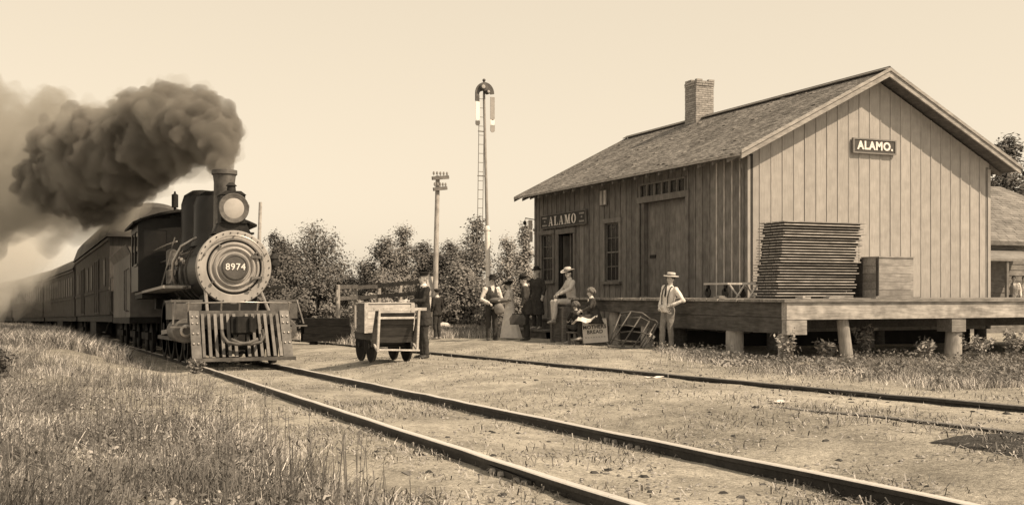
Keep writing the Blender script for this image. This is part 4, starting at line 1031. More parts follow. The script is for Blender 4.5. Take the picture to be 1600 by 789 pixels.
def make_person(label, loc, rz, H=1.72, mats=None, lean=0., turn=0., tilt=0., head=(0, 0), hipz=.93, arms=None, legs=None, jacket=0., dress=None, coat=None, hat=None, hair='short', beard=False, vest=None, sex='m', collar=None, sleeves=True, susp=False, shoulder=.185, grip=.9, tie=False, group=None):
    mats = mats or {}
    tags = ['top', 'leg', 'skin', 'shoe', 'shirt', 'feat', 'lip', 'hair']
    mt = {'top': M_dsuit, 'leg': M_dtrous, 'skin': M_skin, 'shoe': M_shoe, 'shirt': M_shirt, 'feat': M_feat, 'lip': M_lip, 'hair': M_hair}; mt.update(mats)
    f = Fig(); k = H/1.75
    Rx = Matrix.Rotation(R(-lean), 3, 'X') if False else Matrix.Rotation(R(lean), 3, 'X')
    Rz = Matrix.Rotation(R(turn), 3, 'Z'); Rx = Rx @ Matrix.Rotation(R(tilt), 3, 'Y')
    pel = Vector((0, 0, hipz))
    def up(p):            # upper-body point given for an upright figure with hips at .93
        q = Vector(p)-Vector((0, 0, .93)); return pel+Rx @ (Rz @ q)
    # torso
    wst = .145 if sex == 'm' else .115
    prof = [((0, .0, .86), (.165, .125)), ((0, 0, .95), (.168, .125)), ((0, 0, 1.08), (wst, .11)), ((0, -.012, 1.25), (.172, .128)), ((0, -.005, 1.37), (.175, .115)), ((0, 0, 1.44), (.13, .085)), ((0, 0, 1.48), (.075, .065))]
    top = 'shirt' if vest else 'top'
    ref = Rx @ (Rz @ Vector((1, 0, 0)))
    f.limb([up(p) for p, r in prof], [r for p, r in prof], 'vest' if vest else 'top', 16, ref)
    if vest: mt['vest'] = vest; tags.append('vest')
    # neck, head
    hy, hp = head
    Rh = Rx @ Matrix.Rotation(R(hy), 3, 'Z') @ Matrix.Rotation(R(hp), 3, 'X')
    hb = up((0, .0, 1.50))
    def hd(p): return hb+Rh @ (Vector(p)-Vector((0, 0, 1.50)))
    f.limb([up((0, .0, 1.42)), hd((0, -.005, 1.56))], [.058, .052], 'skin', 12, ref)
    if collar is not None: f.limb([up((0, .0, 1.465)), up((0, -.006, 1.515))], [.075, .064], 'shirt', 14, ref)
    def ell(c, r, tg):
        b = MB().ball((0, 0, 0), r, 14, 10); b.v = [tuple(hd(Vector(v)+Vector(c))) for v in b.v]; f.parts.append((b, tg))
    ell((0, -.004, 1.652), (.074, .092, .098), 'skin'); ell((0, -.03, 1.60), (.058, .066, .075), 'skin'); ell((0, -.062, 1.562), (.032, .03, .026), 'skin')
    ell((0, -.10, 1.615), (.013, .02, .022), 'skin'); ell((.076, .008, 1.63), (.012, .022, .032), 'skin'); ell((-.076, .008, 1.63), (.012, .022, .032), 'skin')
    if beard: ell((0, -.075, 1.54), (.06, .05, .09), 'hair')
    # arms: [(elbow, wrist)] left (+x), right (-x), in final coordinates of the figure
    arms = arms or [((.25, .03, 1.16), (.25, -.06, .92)), ((-.25, .03, 1.16), (-.25, -.06, .92))]
    hands = []
    for sg, (el, wr) in zip((1, -1), arms):
        sh = up((sg*shoulder, .0, 1.405)); el = Vector(el); wr = Vector(wr)
        f.blob(sh, .072, top)
        sl = 'top' if not vest else 'shirt'
        f.limb([sh, lerp3(sh, el, .5), el, lerp3(el, wr, .5), lerp3(el, wr, .97)], [.066, .06, .052, .050, .042], sl, 12)
        f.blob(el, .052, sl)
        d = (wr-el).normalized(); pe = wr+d*.085
        f.limb([lerp3(el, wr, .9), wr, wr+d*.05, pe], [.028, .027, (.038, .020), (.036, .018)], 'skin', 10)
        hands.append((wr, d, sg))
    # legs: [(hip, knee, ankle, toe direction)]
    if legs is None: legs = [((.088, 0, hipz-.02), (.10, -.02, .49), (.10, .02, .075), (.25, -1)), ((-.088, 0, hipz-.02), (-.10, -.02, .49), (-.10, .02, .075), (-.25, -1))]
    for hip, kn, an, td in legs:
        hip, kn, an = Vector(hip), Vector(kn), Vector(an)
        f.limb([hip, lerp3(hip, kn, .5), kn, lerp3(kn, an, .4), lerp3(kn, an, .95)], [.098, .088, .072, .068, .058 if not dress else .042], 'leg', 12)
        f.blob(kn, .071, 'leg'); f.blob(hip, .10, 'leg')
        t = Vector((td[0], td[1], 0)).normalized(); tz = Vector((0, 0, td[2] if len(td) > 2 else 0))
        b0 = an-Vector((0, 0, .03)); 
        f.limb([b0-t*.065, b0-t*.03+Vector((0, 0, .005)), b0+t*.06-Vector((0, 0, .008)), b0+t*.14+tz*.12-Vector((0, 0, .018)), b0+t*.185+tz*.16-Vector((0, 0, .024))], [(.03, .03), (.04, .042), (.043, .036), (.045, .026), (.03, .018)], 'shoe', 12, t.cross(Vector((0, 0, 1))))
    if jacket: f.limb([up((0, 0, 1.12)), up((0, .005, .98)), up((0, .01, .98-jacket))], [(.155, .118), (.18, .135), (.205, .155)], 'top', 16, ref)
    if coat: f.limb([up((0, 0, 1.2)), up((0, 0, .95)), (pel.x, .02, coat+.2), (pel.x, .03, coat)], [(.17, .125), (.185, .14), (.20, .165), (.215, .185)], 'top', 16, (1, 0, 0))
    # union of the limbs into one continuous skin
    src = MB(); kdv = []; kdt = []
    for b, tg in f.parts:
        if tg not in tags: tags.append(tg)
        src.add(b.v, b.f); kdv += b.v; kdt += [tags.index(tg)]*len(b.v)
        # sample faces too, so that cloth borders stay where the limbs meet
        for q in b.f:
            c = [sum(b.v[i][j] for i in q)/len(q) for j in range(3)]; kdv.append(tuple(c)); kdt.append(tags.index(tg))
    o = src.build('tmp', [], fix=True)
    m = o.modifiers.new('r', 'REMESH'); m.mode = 'VOXEL'; m.voxel_size = .0145
    sm = o.modifiers.new('s', 'SMOOTH'); sm.iterations = 3; sm.factor = .5
    bpy.context.view_layer.update()
    me = bpy.data.meshes.new_from_object(o.evaluated_get(bpy.context.evaluated_depsgraph_get())); bpy.data.objects.remove(o)
    kd = KDTree(len(kdv))
    for i, v in enumerate(kdv): kd.insert(v, i)
    kd.balance()
    nvx = len(me.vertices); cc = np.empty(nvx*3); me.vertices.foreach_get('co', cc); nn = np.empty(nvx*3); me.vertices.foreach_get('normal', nn)
    cc = cc.reshape(-1, 3); nn = nn.reshape(-1, 3); am = np.zeros(nvx)
    for i, c_ in enumerate(cc.tolist()):          # creases of the cloth
        if c_[2] < hb.z-.02: am[i] = .011*(abs(mnoise.noise((c_[0]*9, c_[1]*9, c_[2]*5)))*2-.5)+.006*mnoise.noise((c_[0]*24, c_[1]*24, c_[2]*24))
    cc += nn*am[:, None]; me.vertices.foreach_set('co', cc.ravel()); me.update()
    for p in me.polygons:
        p.material_index = kdt[kd.find(p.center)[1]]; p.use_smooth = True
    # features, fingers and skirt are joined into the same mesh
    bm = bmesh.new(); bm.from_mesh(me)
    def join(b, tg, sm=True):
        vs = [bm.verts.new(v) for v in b.v]; 
        for q in b.f:
            try: fc = bm.faces.new([vs[i] for i in q]); fc.material_index = tags.index(tg); fc.smooth = sm
            except ValueError: pass
    for sg in (-1, 1):
        b = MB().ball((0, 0, 0), (.013, .008, .008), 8, 6); b.v = [tuple(hd(Vector(v)+Vector((sg*.03, -.086, 1.648)))) for v in b.v]; join(b, 'feat')
        b = MB().ball((0, 0, 0), (.018, .007, .004), 8, 6); b.v = [tuple(hd(Vector(v)+Vector((sg*.031, -.090, 1.668)))) for v in b.v]; join(b, 'hair')
    b = MB().ball((0, 0, 0), (.02, .007, .005), 8, 6); b.v = [tuple(hd(Vector(v)+Vector((0, -.089, 1.583)))) for v in b.v]; join(b, 'lip')
    for wr, d, sg in hands:
        side = d.cross(Vector((0, -1, 0)) if abs(d.y) < .8 else Vector((0, 0, 1))); side.normalize(); pal_ = side.cross(d)*sg
        if pal_.dot(Vector((-sg, -.2, -.6))) < 0: pal_ = -pal_
        for i, (off, ln) in enumerate(((-.027, .062), (-.009, .072), (.009, .068), (.026, .054))):
            p0 = wr+d*.075+side*off; p1 = p0+d*ln*.5*(1-.3*grip)+pal_*ln*.22*grip; p2 = p1+d*ln*.35*(1-grip*.8)+pal_*ln*.45*grip; p3 = p2-d*ln*.18*grip+d*ln*.2*(1-grip)+pal_*ln*.1
            join(MB().tube([p0, p1, p2, p3], [.0098, .0092, .0085, .006], 7), 'skin')
        t0 = wr+d*.03+side*.026*sg; join(MB().tube([t0, t0+side*.028*sg+d*.02+pal_*.01, t0+side*.03*sg+d*.05+pal_*.025], [.012, .011, .007], 7), 'skin')
    if dress:
        z0, r0, z1, r1, n = dress; b = MB(); rings = 9; m_ = 40; vv = []; ff = []
        for j in range(rings):
            t = j/(rings-1); rr = r0+(r1-r0)*(t**1.15); z = z0+(z1-z0)*t
            for i in range(m_):
                a = 2*math.pi*i/m_; w_ = 1+.07*t*math.sin(a*9+.6*math.sin(a*2))
                vv.append((pel.x+rr*w_*math.cos(a), pel.y+rr*.92*w_*math.sin(a)+.05*t*t, z))
        for j in range(rings-1):
            for i in range(m_): ff.append((j*m_+i, j*m_+(i+1) % m_, (j+1)*m_+(i+1) % m_, (j+1)*m_+i))
        b.add(vv, ff); join(b, 'leg' if n else 'top')
    if tie:
        b = MB().prism([(-.012, 1.47), (.012, 1.47), (.026, 1.24), (0, 1.2), (-.026, 1.24)], lambda x, z, t: tuple(up((x, -.128-.012*t, z)))); tags.append('tie'); mt['tie'] = M_felt; join(b, 'tie', False)
    if vest or collar == 'v':
        b = MB().prism([(-.055, 1.47), (.055, 1.47), (.012, 1.25), (-.012, 1.25)], lambda x, z, t: tuple(up((x, -.122-.012*t+(z-1.25)*.12, z)))); join(b, 'shirt', False)
    bm.to_mesh(me); bm.free()
    for tg in tags: me.materials.append(mt[tg])
    root = thing('person', label, 'person', loc, rz, group, shift=False); root.scale = (k, k, k)
    put('body', me, root)
    # hair and hats
    def part(name, b, mat, sm=30): b.v = [tuple(hd(v)) for v in b.v]; return b.build(name, mat, root, smooth=sm, local=True)
    if hair:
        b = MB(); n = 16; m_ = 7; vv = []; ff = []
        for j in range(m_):
            t = (math.pi*.56 if hair == 'short' else math.pi*.62)*j/(m_-1)
            for i in range(n):
                a = 2*math.pi*i/n; fr = max(0, -math.sin(a)); tt = t*(1-.42*fr)
                w_ = 1+(.03 if hair == 'short' else .16)*(.5+.5*math.sin(i*5.3+j*3.1))
                vv.append((.082*w_*math.sin(tt)*math.cos(a), -.0+.100*w_*math.sin(tt)*math.sin(a)+.004, 1.652+.107*w_*math.cos(tt)))
        for j in range(m_-1):
            for i in range(n): ff.append((j*n+i, j*n+(i+1) % n, (j+1)*n+(i+1) % n, (j+1)*n+i))
        b.add(vv, ff)
        if hair == 'bushy':
            for q in range(26):
                a = q*2.4; t = .3+1.5*(q/26); 
                if math.sin(a) < -.5 and t > .9: continue
                b.ball((.10*math.sin(t)*math.cos(a), .02+.11*math.sin(t)*math.sin(a), 1.65+.10*math.cos(t)), (.05, .05, .06), 7, 5)
        if hair == 'bun': b.ball((0, .10, 1.68), (.06, .055, .06), 10, 8)
        part('hair', b, mt['hair'], True)
    if hat:
        style, hm = hat; b = MB()
        if style == 'cap':
            b.lathe([(.085, 1.69), (.090, 1.73), (.112, 1.752), (.105, 1.772), (.001, 1.778)], (0, 0, 0), 'z', 20)
            b.prism([(.075*math.cos(a), -.075*math.sin(a)-.0) for a in np.linspace(.3, math.pi-.3, 8)]+[(.078*math.cos(a), -.135*math.sin(a)) for a in np.linspace(math.pi-.3, .3, 8)], lambda x, y, t: (x, y, 1.69+.35*(y+.075)*.6+.008*t))
        elif style == 'flat':
            b.lathe([(.088, 1.69), (.118, 1.715), (.122, 1.745), (.08, 1.775), (.001, 1.78)], (0, .005, 0), 'z', 18); b.ball((0, -.10, 1.70), (.06, .05, .012), 10, 6)
        else:
            br, ch_, cr = {'derby': (.132, .125, .090), 'fedora': (.155, .12, .092), 'straw': (.175, .10, .092), 'boater': (.17, .085, .094), 'wide': (.20, .10, .09)}[style]
            z = 1.695
            pr = [(br, z+.004), (br+.004, z+.012), (cr+.006, z+.014), (cr+.002, z+.03)]
            if style in ('boater',): pr += [(cr, z+ch_), (cr-.008, z+ch_+.006), (.001, z+ch_+.006)]
            elif style == 'derby': pr += [(cr, z+.06), (cr*.9, z+.10), (cr*.55, z+ch_), (.001, z+ch_+.008)]
            else: pr += [(cr*.98, z+.07), (cr*.9, z+ch_-.01), (cr*.6, z+ch_+.004), (.001, z+ch_-.012)]
            b.lathe([(cr*.8, z), (br, z)]+pr, (0, 0, 0), 'z', 26)
            for i, v in enumerate(b.v):
                rr = math.hypot(v[0], v[1])
                if rr > cr+.02: b.v[i] = (v[0]*.95, v[1]*1.06, v[2]+(.035 if style != 'boater' else .0)*(abs(v[0])/br)**2-(.012 if style == 'straw' else 0)*(abs(v[1])/br)**2)
        h_ = part('hat', b, hm, 35)
        if style in ('straw', 'boater', 'fedora', 'derby'):
            q = MB().lathe([(.0955, 1.712), (.0975, 1.712), (.0965, 1.742), (.0945, 1.742)], (0, 0, 0), 'z', 24); q.v = [tuple(hd(v)) for v in q.v]; q.build('hat_band', M_band, h_, local=True, smooth=30)
        if style == 'wide':
            q = MB()
            for i in range(9): a = i*.7; q.ball((.09*math.cos(a), .08*math.sin(a), 1.76+.03*math.sin(i*2)), (.05, .05, .04), 8, 6)
            q.v = [tuple(hd(v)) for v in q.v]; q.build('hat_trim', M('hat_flowers', .2, var=.5), h_, local=True, smooth=True)
    if susp:
        for sg in (-1, 1):
            pts = [up((sg*.09, -.115, 1.02)), up((sg*.095, -.145, 1.22)), up((sg*.10, -.125, 1.36)), up((sg*.10, -.06, 1.47)), up((sg*.09, .06, 1.44)), up((sg*.05, .125, 1.25)), up((sg*.07, .12, 1.02))]
            MB().tube(pts, [(.016, .006)]*7, 6).build('suspender', M_dsuit, root, local=True)
    return root
CAMR = -TH
def face(phi): return CAMR+R(phi)      # 0 faces the camera, +90 picture right, -90 picture left
def spot(px, py): return hit(px, py)
# conductor at the baggage cart
u, s, z = spot(662, 560)
COND = (u, s, z)
make_person('conductor in dark suit and cap standing with hand on baggage cart crate', (u, s, z), face(-62), 1.72, jacket=.30, collar=1, tie=True, hat=('cap', M_felt), hair='short', mats={'hair': M('grey_hair', .2, var=.3, scale=40)},
            arms=[((.24, -.12, 1.18), (.12, -.42, 1.16)), ((-.27, -.08, 1.17), (-.14, -.36, 1.18))], grip=.4)
# boy behind the telegraph pole foot
u, s, z = spot(683, 530)
make_person('small boy in dark suit and flat cap standing before the telegraph pole', (u, s, z), face(-125), 1.38, jacket=.14, collar=1, hat=('flat', M_dsuit2), hair='short', mats={'shoe': M_shoel})
# man in waistcoat with sacks
u, s, z = spot(768, 532)
VEST = (u, s, z)
make_person('man in dark waistcoat and white sleeves holding mail sacks beside the woman', (u, s, z), face(22), 1.66, vest=M_dsuit2, collar=1, hat=('fedora', M_felt), hair='short', head=(10, 12), mats={'leg': M_dtrous},
            arms=[((.29, -.03, 1.13), (.12, -.30, 1.12)), ((-.29, .02, 1.13), (-.16, -.24, 1.02))])
u, s, z = spot(796, 529)
make_person('woman in long pale dress and wide trimmed hat facing the man with sacks', (u, s, z), face(-95), 1.60, sex='f', mats={'top': M_dress, 'leg': M_dress}, hat=('wide', M_felt), hair='bun', head=(0, 18), dress=(1.12, .13, .03, .36, 1), shoulder=.16,
            arms=[((.22, -.03, 1.16), (.10, -.24, 1.08)), ((-.22, -.03, 1.16), (-.10, -.24, 1.10))])
u, s, z = spot(823, 532)
DERBY = (u, s, z)
make_person('man in dark suit and derby hat carrying a leather bag', (u, s, z), face(-100), 1.68, lean=4, jacket=.28, hat=('derby', M_felt), hair='short', head=(0, 14), collar=1, mats={'top': M_dsuit2},
            arms=[((.26, -.02, 1.15), (.24, -.12, .90)), ((-.26, .02, 1.15), (-.22, -.08, .92))])
# man on the steps in a long coat
zst = gz(13.4, 29.8)+.26
d_, s_c = at_u(839, 13.2)
make_person('white bearded man in long dark coat standing on the steps', (13.2, s_c, zst), face(-40), 1.74, coat=.42, hat=('derby', M_felt), hair='short', beard=True, mats={'hair': M_greyh, 'top': M_dsuit2, 'shoe': M_shoel}, head=(-15, 5))
# man sitting on the end of the platform
sz = ZD-.93*1.0
u, s = 12.15, 24.85
hz = .12
fz = -.62
make_person('man in straw hat, pale shirt and trousers sitting on the platform end', (u, s, ZD-.225), face(-72), 1.74, mats={'top': M_lshirt, 'leg': M_ltrous, 'shoe': M_shoel}, lean=6, hipz=.115, hat=('straw', M_straw), hair='short', head=(15, 8), susp=False, collar=1,
            arms=[((.27, -.14, .44), (.15, -.38, .30)), ((-.27, -.12, .42), (-.14, -.36, .28))],
            legs=[((.09, -.02, .10), (.11, -.46, .12), (.12, -.52, -.34), (.1, -1)), ((-.09, -.02, .10), (-.12, -.46, .10), (-.11, -.42, -.36), (-.1, -1))])
# girl on the bread box
BOXH = .54
u, s, _ = at(931, 25.3); BOXC = (u, s, gz(u, s)); GB = gz(u, s)
ug, sg__, _ = at(929, 25.35)
make_person('girl in dark dress with pale collar sitting on the lettered bread box', (ug, sg__, GB+BOXH+.012), face(-80), 1.35, sex='f', mats={'top': M_dsuit2, 'leg': M_dtrous, 'shoe': M_shoel, 'hair': M('brown_hair', .16, var=.4, scale=40)}, lean=10, hipz=.115, hair='bushy', collar='v', shoulder=.165,
            arms=[((.24, -.18, .40), (.10, -.44, .26)), ((-.24, -.18, .40), (-.10, -.44, .26))],
            legs=[((.09, -.02, .10), (.11, -.44, .10), (.12, -.50, -.50), (.1, -1)), ((-.09, -.02, .10), (-.12, -.42, .09), (-.11, -.36, -.52), (-.1, -1))], dress=(.34, .14, -.10, .27, 0))
# child with bushy hair sitting in front of the steps
u, s, _ = at(903, 25.7); gk = gz(u, s)
make_person('bushy haired child in dark clothes crouching between seated man and girl', (u, s, gk+.30), face(-150), 1.25, sex='f', mats={'top': M_dsuit, 'leg': M_dtrous, 'shoe': M_shoel, 'hair': M('mid_brown_hair', .12, var=.5, scale=30)}, hipz=.12, hair='bushy', lean=12, shoulder=.16,
            arms=[((.24, -.16, .42), (.12, -.40, .34)), ((-.24, -.16, .42), (-.12, -.40, .34))],
            legs=[((.09, -.02, .10), (.14, -.38, .16), (.14, -.40, -.34), (.1, -1)), ((-.09, -.02, .10), (-.14, -.38, .14), (-.12, -.34, -.34), (-.1, -1))])
KID = (u, s, gk)
# boy leaning on the platform
dd, s = at_u(1043, 11.5); u = 11.5; z = gz(u, s)
make_person('boy in straw boater, white shirt and suspenders leaning on the platform edge', (u, s, z), face(-52), 1.50, mats={'top': M_shirt, 'leg': M_mtrous, 'shoe': M_shoel}, hat=('boater', M_straw), hair='short', susp=True, tie=True, lean=-3, tilt=7, head=(-10, 4),
            arms=[((.42, .08, 1.13), (.20, -.10, 1.02)), ((-.24, .06, 1.15), (-.10, -.16, .98))],
            legs=[((.088, .02, .91), (.09, .0, .49), (.08, .06, .075), (.25, -1)), ((-.088, .02, .91), (-.10, -.06, .49), (-.08, -.10, .075), (-.35, -1))])
# two people by the far house
for px, dp_, lb, mt_ in ((1584, 35.5, 'far figure in pale shirt and dark apron standing left before the clapboard house', {'top': M_mtrous, 'leg': M_dtrous}), (1600, 35.0, 'far figure in pale shirt and dark trousers standing at the right picture edge', {'top': M_shirt, 'leg': M_dtrous})):
    tx = (px-800)/F; d = 30.35/(CT-ST*tx); u = d*(CT*tx+ST); s = 30.35; make_person(lb, (u, s, gz(33, 33)+.45), face(-10 if px < 1590 else -40), 1.62, mats=mt_, hair='short', vest=M_mtrous if px < 1590 else None)

# ---- things they hold or sit by
M_leath = M('brown_leather', .06, var=.3, scale=10, rough=.5)
d_ = Vector((math.sin(face(-100)), -math.cos(face(-100)), 0))
lft = Vector((math.cos(face(-100)), math.sin(face(-100)), 0))
bc = Vector(DERBY)+(d_*.20+lft*.235)*.96; zb = DERBY[2]+.42
bg_ = thing('leather_bag', 'dark leather travelling bag in the hand of the man in derby hat', 'bag', (bc.x, bc.y, zb), face(-100)+R(90), shift=False)
b = MB().prism([(-.20, 0), (.20, 0), (.21, .16), (.14, .27), (-.14, .27), (-.21, .16)], lambda a, c, t: (a, -.085+.17*t*(1 if c < .2 else 1), c))
b.v = [(x, y*(1 if q < .2 else .35), q) for x, y, q in b.v]; b.build('body', M_leath, bg_, local=True)
MB().tube([(-.09, 0, .26), (-.07, 0, .36), (.07, 0, .36), (.09, 0, .26)], .012, 8).build('handle', M_leath, bg_, local=True)
MB().box(-.15, .15, -.037, .037, .262, .282).build('clasp_bar', M_iron, bg_, local=True)
# mail sacks in the arms of the man in waistcoat
dv = Vector((math.sin(face(22)), -math.cos(face(22)), 0)); lv = Vector((math.cos(face(22)), math.sin(face(22)), 0))
def sack(name, c, r, label, mat, seed, rot=0, kids=True, squash=1.):
    rnd = random.Random(seed); b = MB().ball((0, 0, 0), r, 18, 12)
    b.v = [tuple(Vector(v)*(1+.16*mnoise.noise(Vector(v)*7+Vector((seed, 0, 0))))) for v in b.v]
    t = thing(name, label, 'sack', c, rot, shift=False); b.build('cloth', mat, t, local=True, smooth=True)
    n = MB().tube([(r[0]*.82, 0, 0), (r[0]*1.02, 0, .01), (r[0]*1.22, .02, .02)], [.035, .025, .05], 8); n.build('neck', mat, t, local=True, smooth=True)
    return t
c = Vector(VEST)+dv*.27+lv*.10; sack('mail_sack', (c.x, c.y, VEST[2]+1.05), (.25, .10, .07), 'upper grey mail sack held across the waistcoat man\'s arms', M('sack_canvas', .14, var=.25, scale=9, bump=.5), 4, face(22)-.5)
c = Vector(VEST)+dv*.29+lv*.10; sack('mail_sack', (c.x, c.y, VEST[2]+.83), (.14, .10, .16), 'lower bulging pale mail sack hanging before the waistcoat man', M('sack_canvas_pale', .22, var=.3, scale=9, bump=.5), 9, face(22)+2.6)
# bread box
bb = thing('bread_box', 'white box lettered MOTHERS BREAD standing on the ground by the platform', 'box', BOXC, face(-14)-R(0), shift=False); bb.rotation_euler = (0, R(-4.5), face(-10)); bb.location.z += .03
M_boxw = M('white_box_paint', .74, var=.12, scale=5, blotch=.15); M_ink = M('faded_ink', .10, bump=0)
MB().box(-.28, .28, -.0, .40, .02, BOXH).build('body', M_boxw, bb, local=True)
MB().box(-.285, .285, -.006, .405, BOXH+.0005, BOXH+.014).build('lid', M('box_lid', .5, var=.1), bb, local=True)
MB().box(-.286, .286, -.008, .41, .0, .0195).build('base', M_dirty, bb, local=True)
for body, zz, szz, bd in (('UP', .475, .075, .0), ('MOTHERS', .375, .112, .004), ('BREAD', .265, .112, .003)):
    me = text_mesh(body, szz, .002, bd, 1.08); me.transform(rot_face_s()); me.materials.append(M_ink); put('lettering', me, bb, (0, -.004, zz))
lm = MB()
for i in range(8):
    x = -.21+i*.06; lm.box(x-.016, x-.008, -.003, 0, .13, .165); lm.box(x+.006, x+.014, -.0031, 0, .13, .16); lm.box(x-.012, x+.012, -.0032, 0, .144, .152)
lm.build('small_lettering', M('paler_ink', .35, bump=0), bb, local=True)
# newspaper on the girl's lap
u, s, _ = at(913, 25.0); nw = MB(); vv = []
for i in range(6):
    for j in range(4): vv.append(((i-2.5)*.11, (j-1.5)*.11, .05*math.sin(i*1.4)+.03*math.cos(j*2+i)-.02*abs(i-2.5)))
nw.add(vv, [(i*4+j, i*4+j+1, i*4+j+5, i*4+j+4) for i in range(5) for j in range(3)])
o = nw.build('newspaper', M('newsprint', .66, var=.2, scale=30)); o.modifiers.new('t', 'SOLIDIFY').thickness = .006
o.location = (u, s, GB+.60); o.rotation_euler = (R(12), R(-14), face(-20)); tag(o, 'open white newspaper spread over the knees of the seated girl', 'newspaper')
# seat for the crouching child
t = thing('plank_bench', 'low dark plank seat under the crouching child', 'bench', KID)
MB().box(KID[0]-.2, KID[0]+.2, KID[1]-.2, KID[1]+.2, KID[2]+.26, KID[2]+.295).build('seat', M_tie, t)
for a, b in ((-.15, -.15), (.15, -.15), (-.15, .15), (.15, .15)): MB().box(KID[0]+a-.025, KID[0]+a+.025, KID[1]+b-.025, KID[1]+b+.025, KID[2]-.03, KID[2]+.259).build('leg', M_tie, t)
# folded iron frames leaning at the platform
u, s, z = spot(985, 545); fr_ = thing('iron_frame', 'heap of folded dark iron bar frames with paper tag at the platform foot', 'iron frame', (u, s, z), face(-8), shift=False)
M_ir2 = M('worn_frame_iron', .10, var=.4, rough=.5, metal=.3)
def fp(px, py, y=0.): return ((px-985)/74., y, (545-py)/74.)
for k, (a, b, y0, y1) in enumerate((((953, 536), (970, 492), .0, .3), ((956, 537), (985, 490), -.05, .25), ((972, 541), (1000, 497), -.1, .2), ((990, 542), (1014, 502), -.1, .2), ((1000, 543), (1022, 508), -.15, .12))):
    MB().tube([fp(*a, y0), vmix(fp(*a, y0), fp(*b, y1), .5), fp(*b, y1)], .017, 8).build('bar', M_ir2, fr_, local=True, smooth=True)
for pts, r_ in (([fp(950, 535, 0), fp(953, 541, -.05), fp(985, 544, -.12), fp(1003, 544, -.15), fp(1015, 530, -.05), fp(1026, 507, .1), fp(1022, 503, .15), fp(1012, 501, .2)], .02),
                ([fp(968, 493, .3), fp(985, 490, .26), fp(1002, 492, .26), fp(1014, 501, .22)], .022), ([fp(970, 521, .15), fp(985, 519, .1), fp(1003, 521, .0), fp(1014, 524, -.05)], .014),
                ([fp(953, 531, .25), fp(972, 534, .22), fp(1000, 536, .2), fp(1010, 520, .3), fp(1014, 506, .38), fp(1000, 499, .4), fp(976, 500, .4)], .016), ([fp(958, 510, .35), fp(980, 511, .32), fp(1000, 514, .3)], .013)):
    MB().tube(pts, r_, 8).build('bent_bar', M_ir2, fr_, local=True, smooth=True)
for a in ((953, 541), (1003, 543), (975, 541)): MB().ball(fp(*a, -.08), .03, 8, 6).build('knuckle', M_ir2, fr_, local=True, smooth=True)
q = MB().prism([(0, 0), (.10, -.07), (.14, -.02), (.04, .06)], lambda a, b, t: (.36+a, -.02+.004*t, .27+b)); q.build('tag', M_white, fr_, local=True)

# ================================================================== baggage cart
A = B = Vector(spot(609, 566))
cz = (A.z+B.z)/2; wlen = .92
ct_ = thing('baggage_cart', 'wooden four wheeled baggage cart with slatted tilted end rack', 'cart', ((A.x+B.x)/2, (A.y+B.y)/2, cz), R(2), shift=False)
M_cwood = wood('cart_timber', .40, 'y', rnd=.2, var=.3); M_cdark = wood('cart_dark_timber', .07, 'x', rnd=.2, var=.3)
def spoke_wheel(par, x, y, r):
    t = MB().lathe([(r-.032, -.022), (r, -.022), (r, .022), (r-.032, .022), (r-.032, -.022)], (x, y, r), 'x', 28).build('wheel', M_iron, par, local=True, smooth=30)
    MB().lathe([(.001, -.06), (.06, -.06), (.06, .06), (.001, .06)], (x, y, r), 'x', 12).build('hub', M_iron, t, local=True, smooth=30)
    sp = MB()
    for k in range(10): a = 2*math.pi*k/10; sp.beam((x, y+.05*math.cos(a), r+.05*math.sin(a)), (x, y+(r-.03)*math.cos(a), r+(r-.03)*math.sin(a)), .025, .03, up=(1, 0, 0))
    sp.build('spokes', M_cwood, t, local=True)
for x, y in ((-.40, .05), (.40, .05), (-.40, .8), (.36, .8)): spoke_wheel(ct_, x, y, .355)
for y in (.05, .8): MB().cyl((-.4, y, .355), (.4, y, .355), .03).build('axle', M_iron, ct_, local=True); 
for y in (.05, .8): MB().box(-.34, .34, y-.05, y+.05, .385, .475).build('bolster', M_cdark, ct_, local=True)
for k in range(5): MB().box(-.46+k*.185, -.285+k*.185, -.25, 1.15, .60, .635).build('bed_plank', M_cdark, ct_, local=True)
for x in (-.40, .40): MB().box(x-.04, x+.04, -.25, 1.15, .477, .598).build('sill_beam', M_cdark, ct_, local=True)
# tilted end rack facing the camera: slats in a frame, pale stakes at the corners
for k in range(5):
    z = .50+k*.125; y = -.29-.052*k; MB().beam((-.42+.01*k, y, z), (.42-.01*k, y, z), .03, .128, up=(0, -.38, .92)).build('rack_slat', M_cdark, ct_, local=True)
for x in (-.46, .46): MB().beam((x, -.22, .36), (x*1.02, -.60, 1.13), .06, .08, up=(1, 0, 0)).build('rack_side', M_cdark, ct_, local=True)
MB().beam((-.56, -.61, 1.14), (.62, -.61, 1.14), .05, .06).build('rack_rail', M_pale, ct_, local=True)
MB().beam((-.47, -.545, .96), (.47, -.545, .96), .03, .045).build('rack_rail', M_pale, ct_, local=True)
for x in (-.44, .45): MB().beam((x, -.50, .26), (x, -.62, 1.14), .055, .045, up=(1, 0, 0)).build('stake', M_pale, ct_, local=True)
MB().beam((-.40, -.48, .30), (.50, -.52, .27), .03, .035).build('crossbar', M_pale, ct_, local=True)
for x in (-.44, .45): MB().beam((x, -.50, .28), (x, -.1, .48), .04, .04).build('strut', M_cwood, ct_, local=True)
cr_ = thing('shipping_crate', 'large pale plank crate with shade-darkened side riding on the baggage cart', 'crate', ct_.location, R(2), shift=False)
M_crt = wood('crate_pale_plank', .50, 'x', rnd=.12, var=.25); M_crs = wood('crate_shaded_side', .11, 'y', rnd=.1)  # left face planks darkened to paint their shade
x0, x1, y0, y1, z0, z1 = -.60, .50, -.14, .5, .637, 1.27
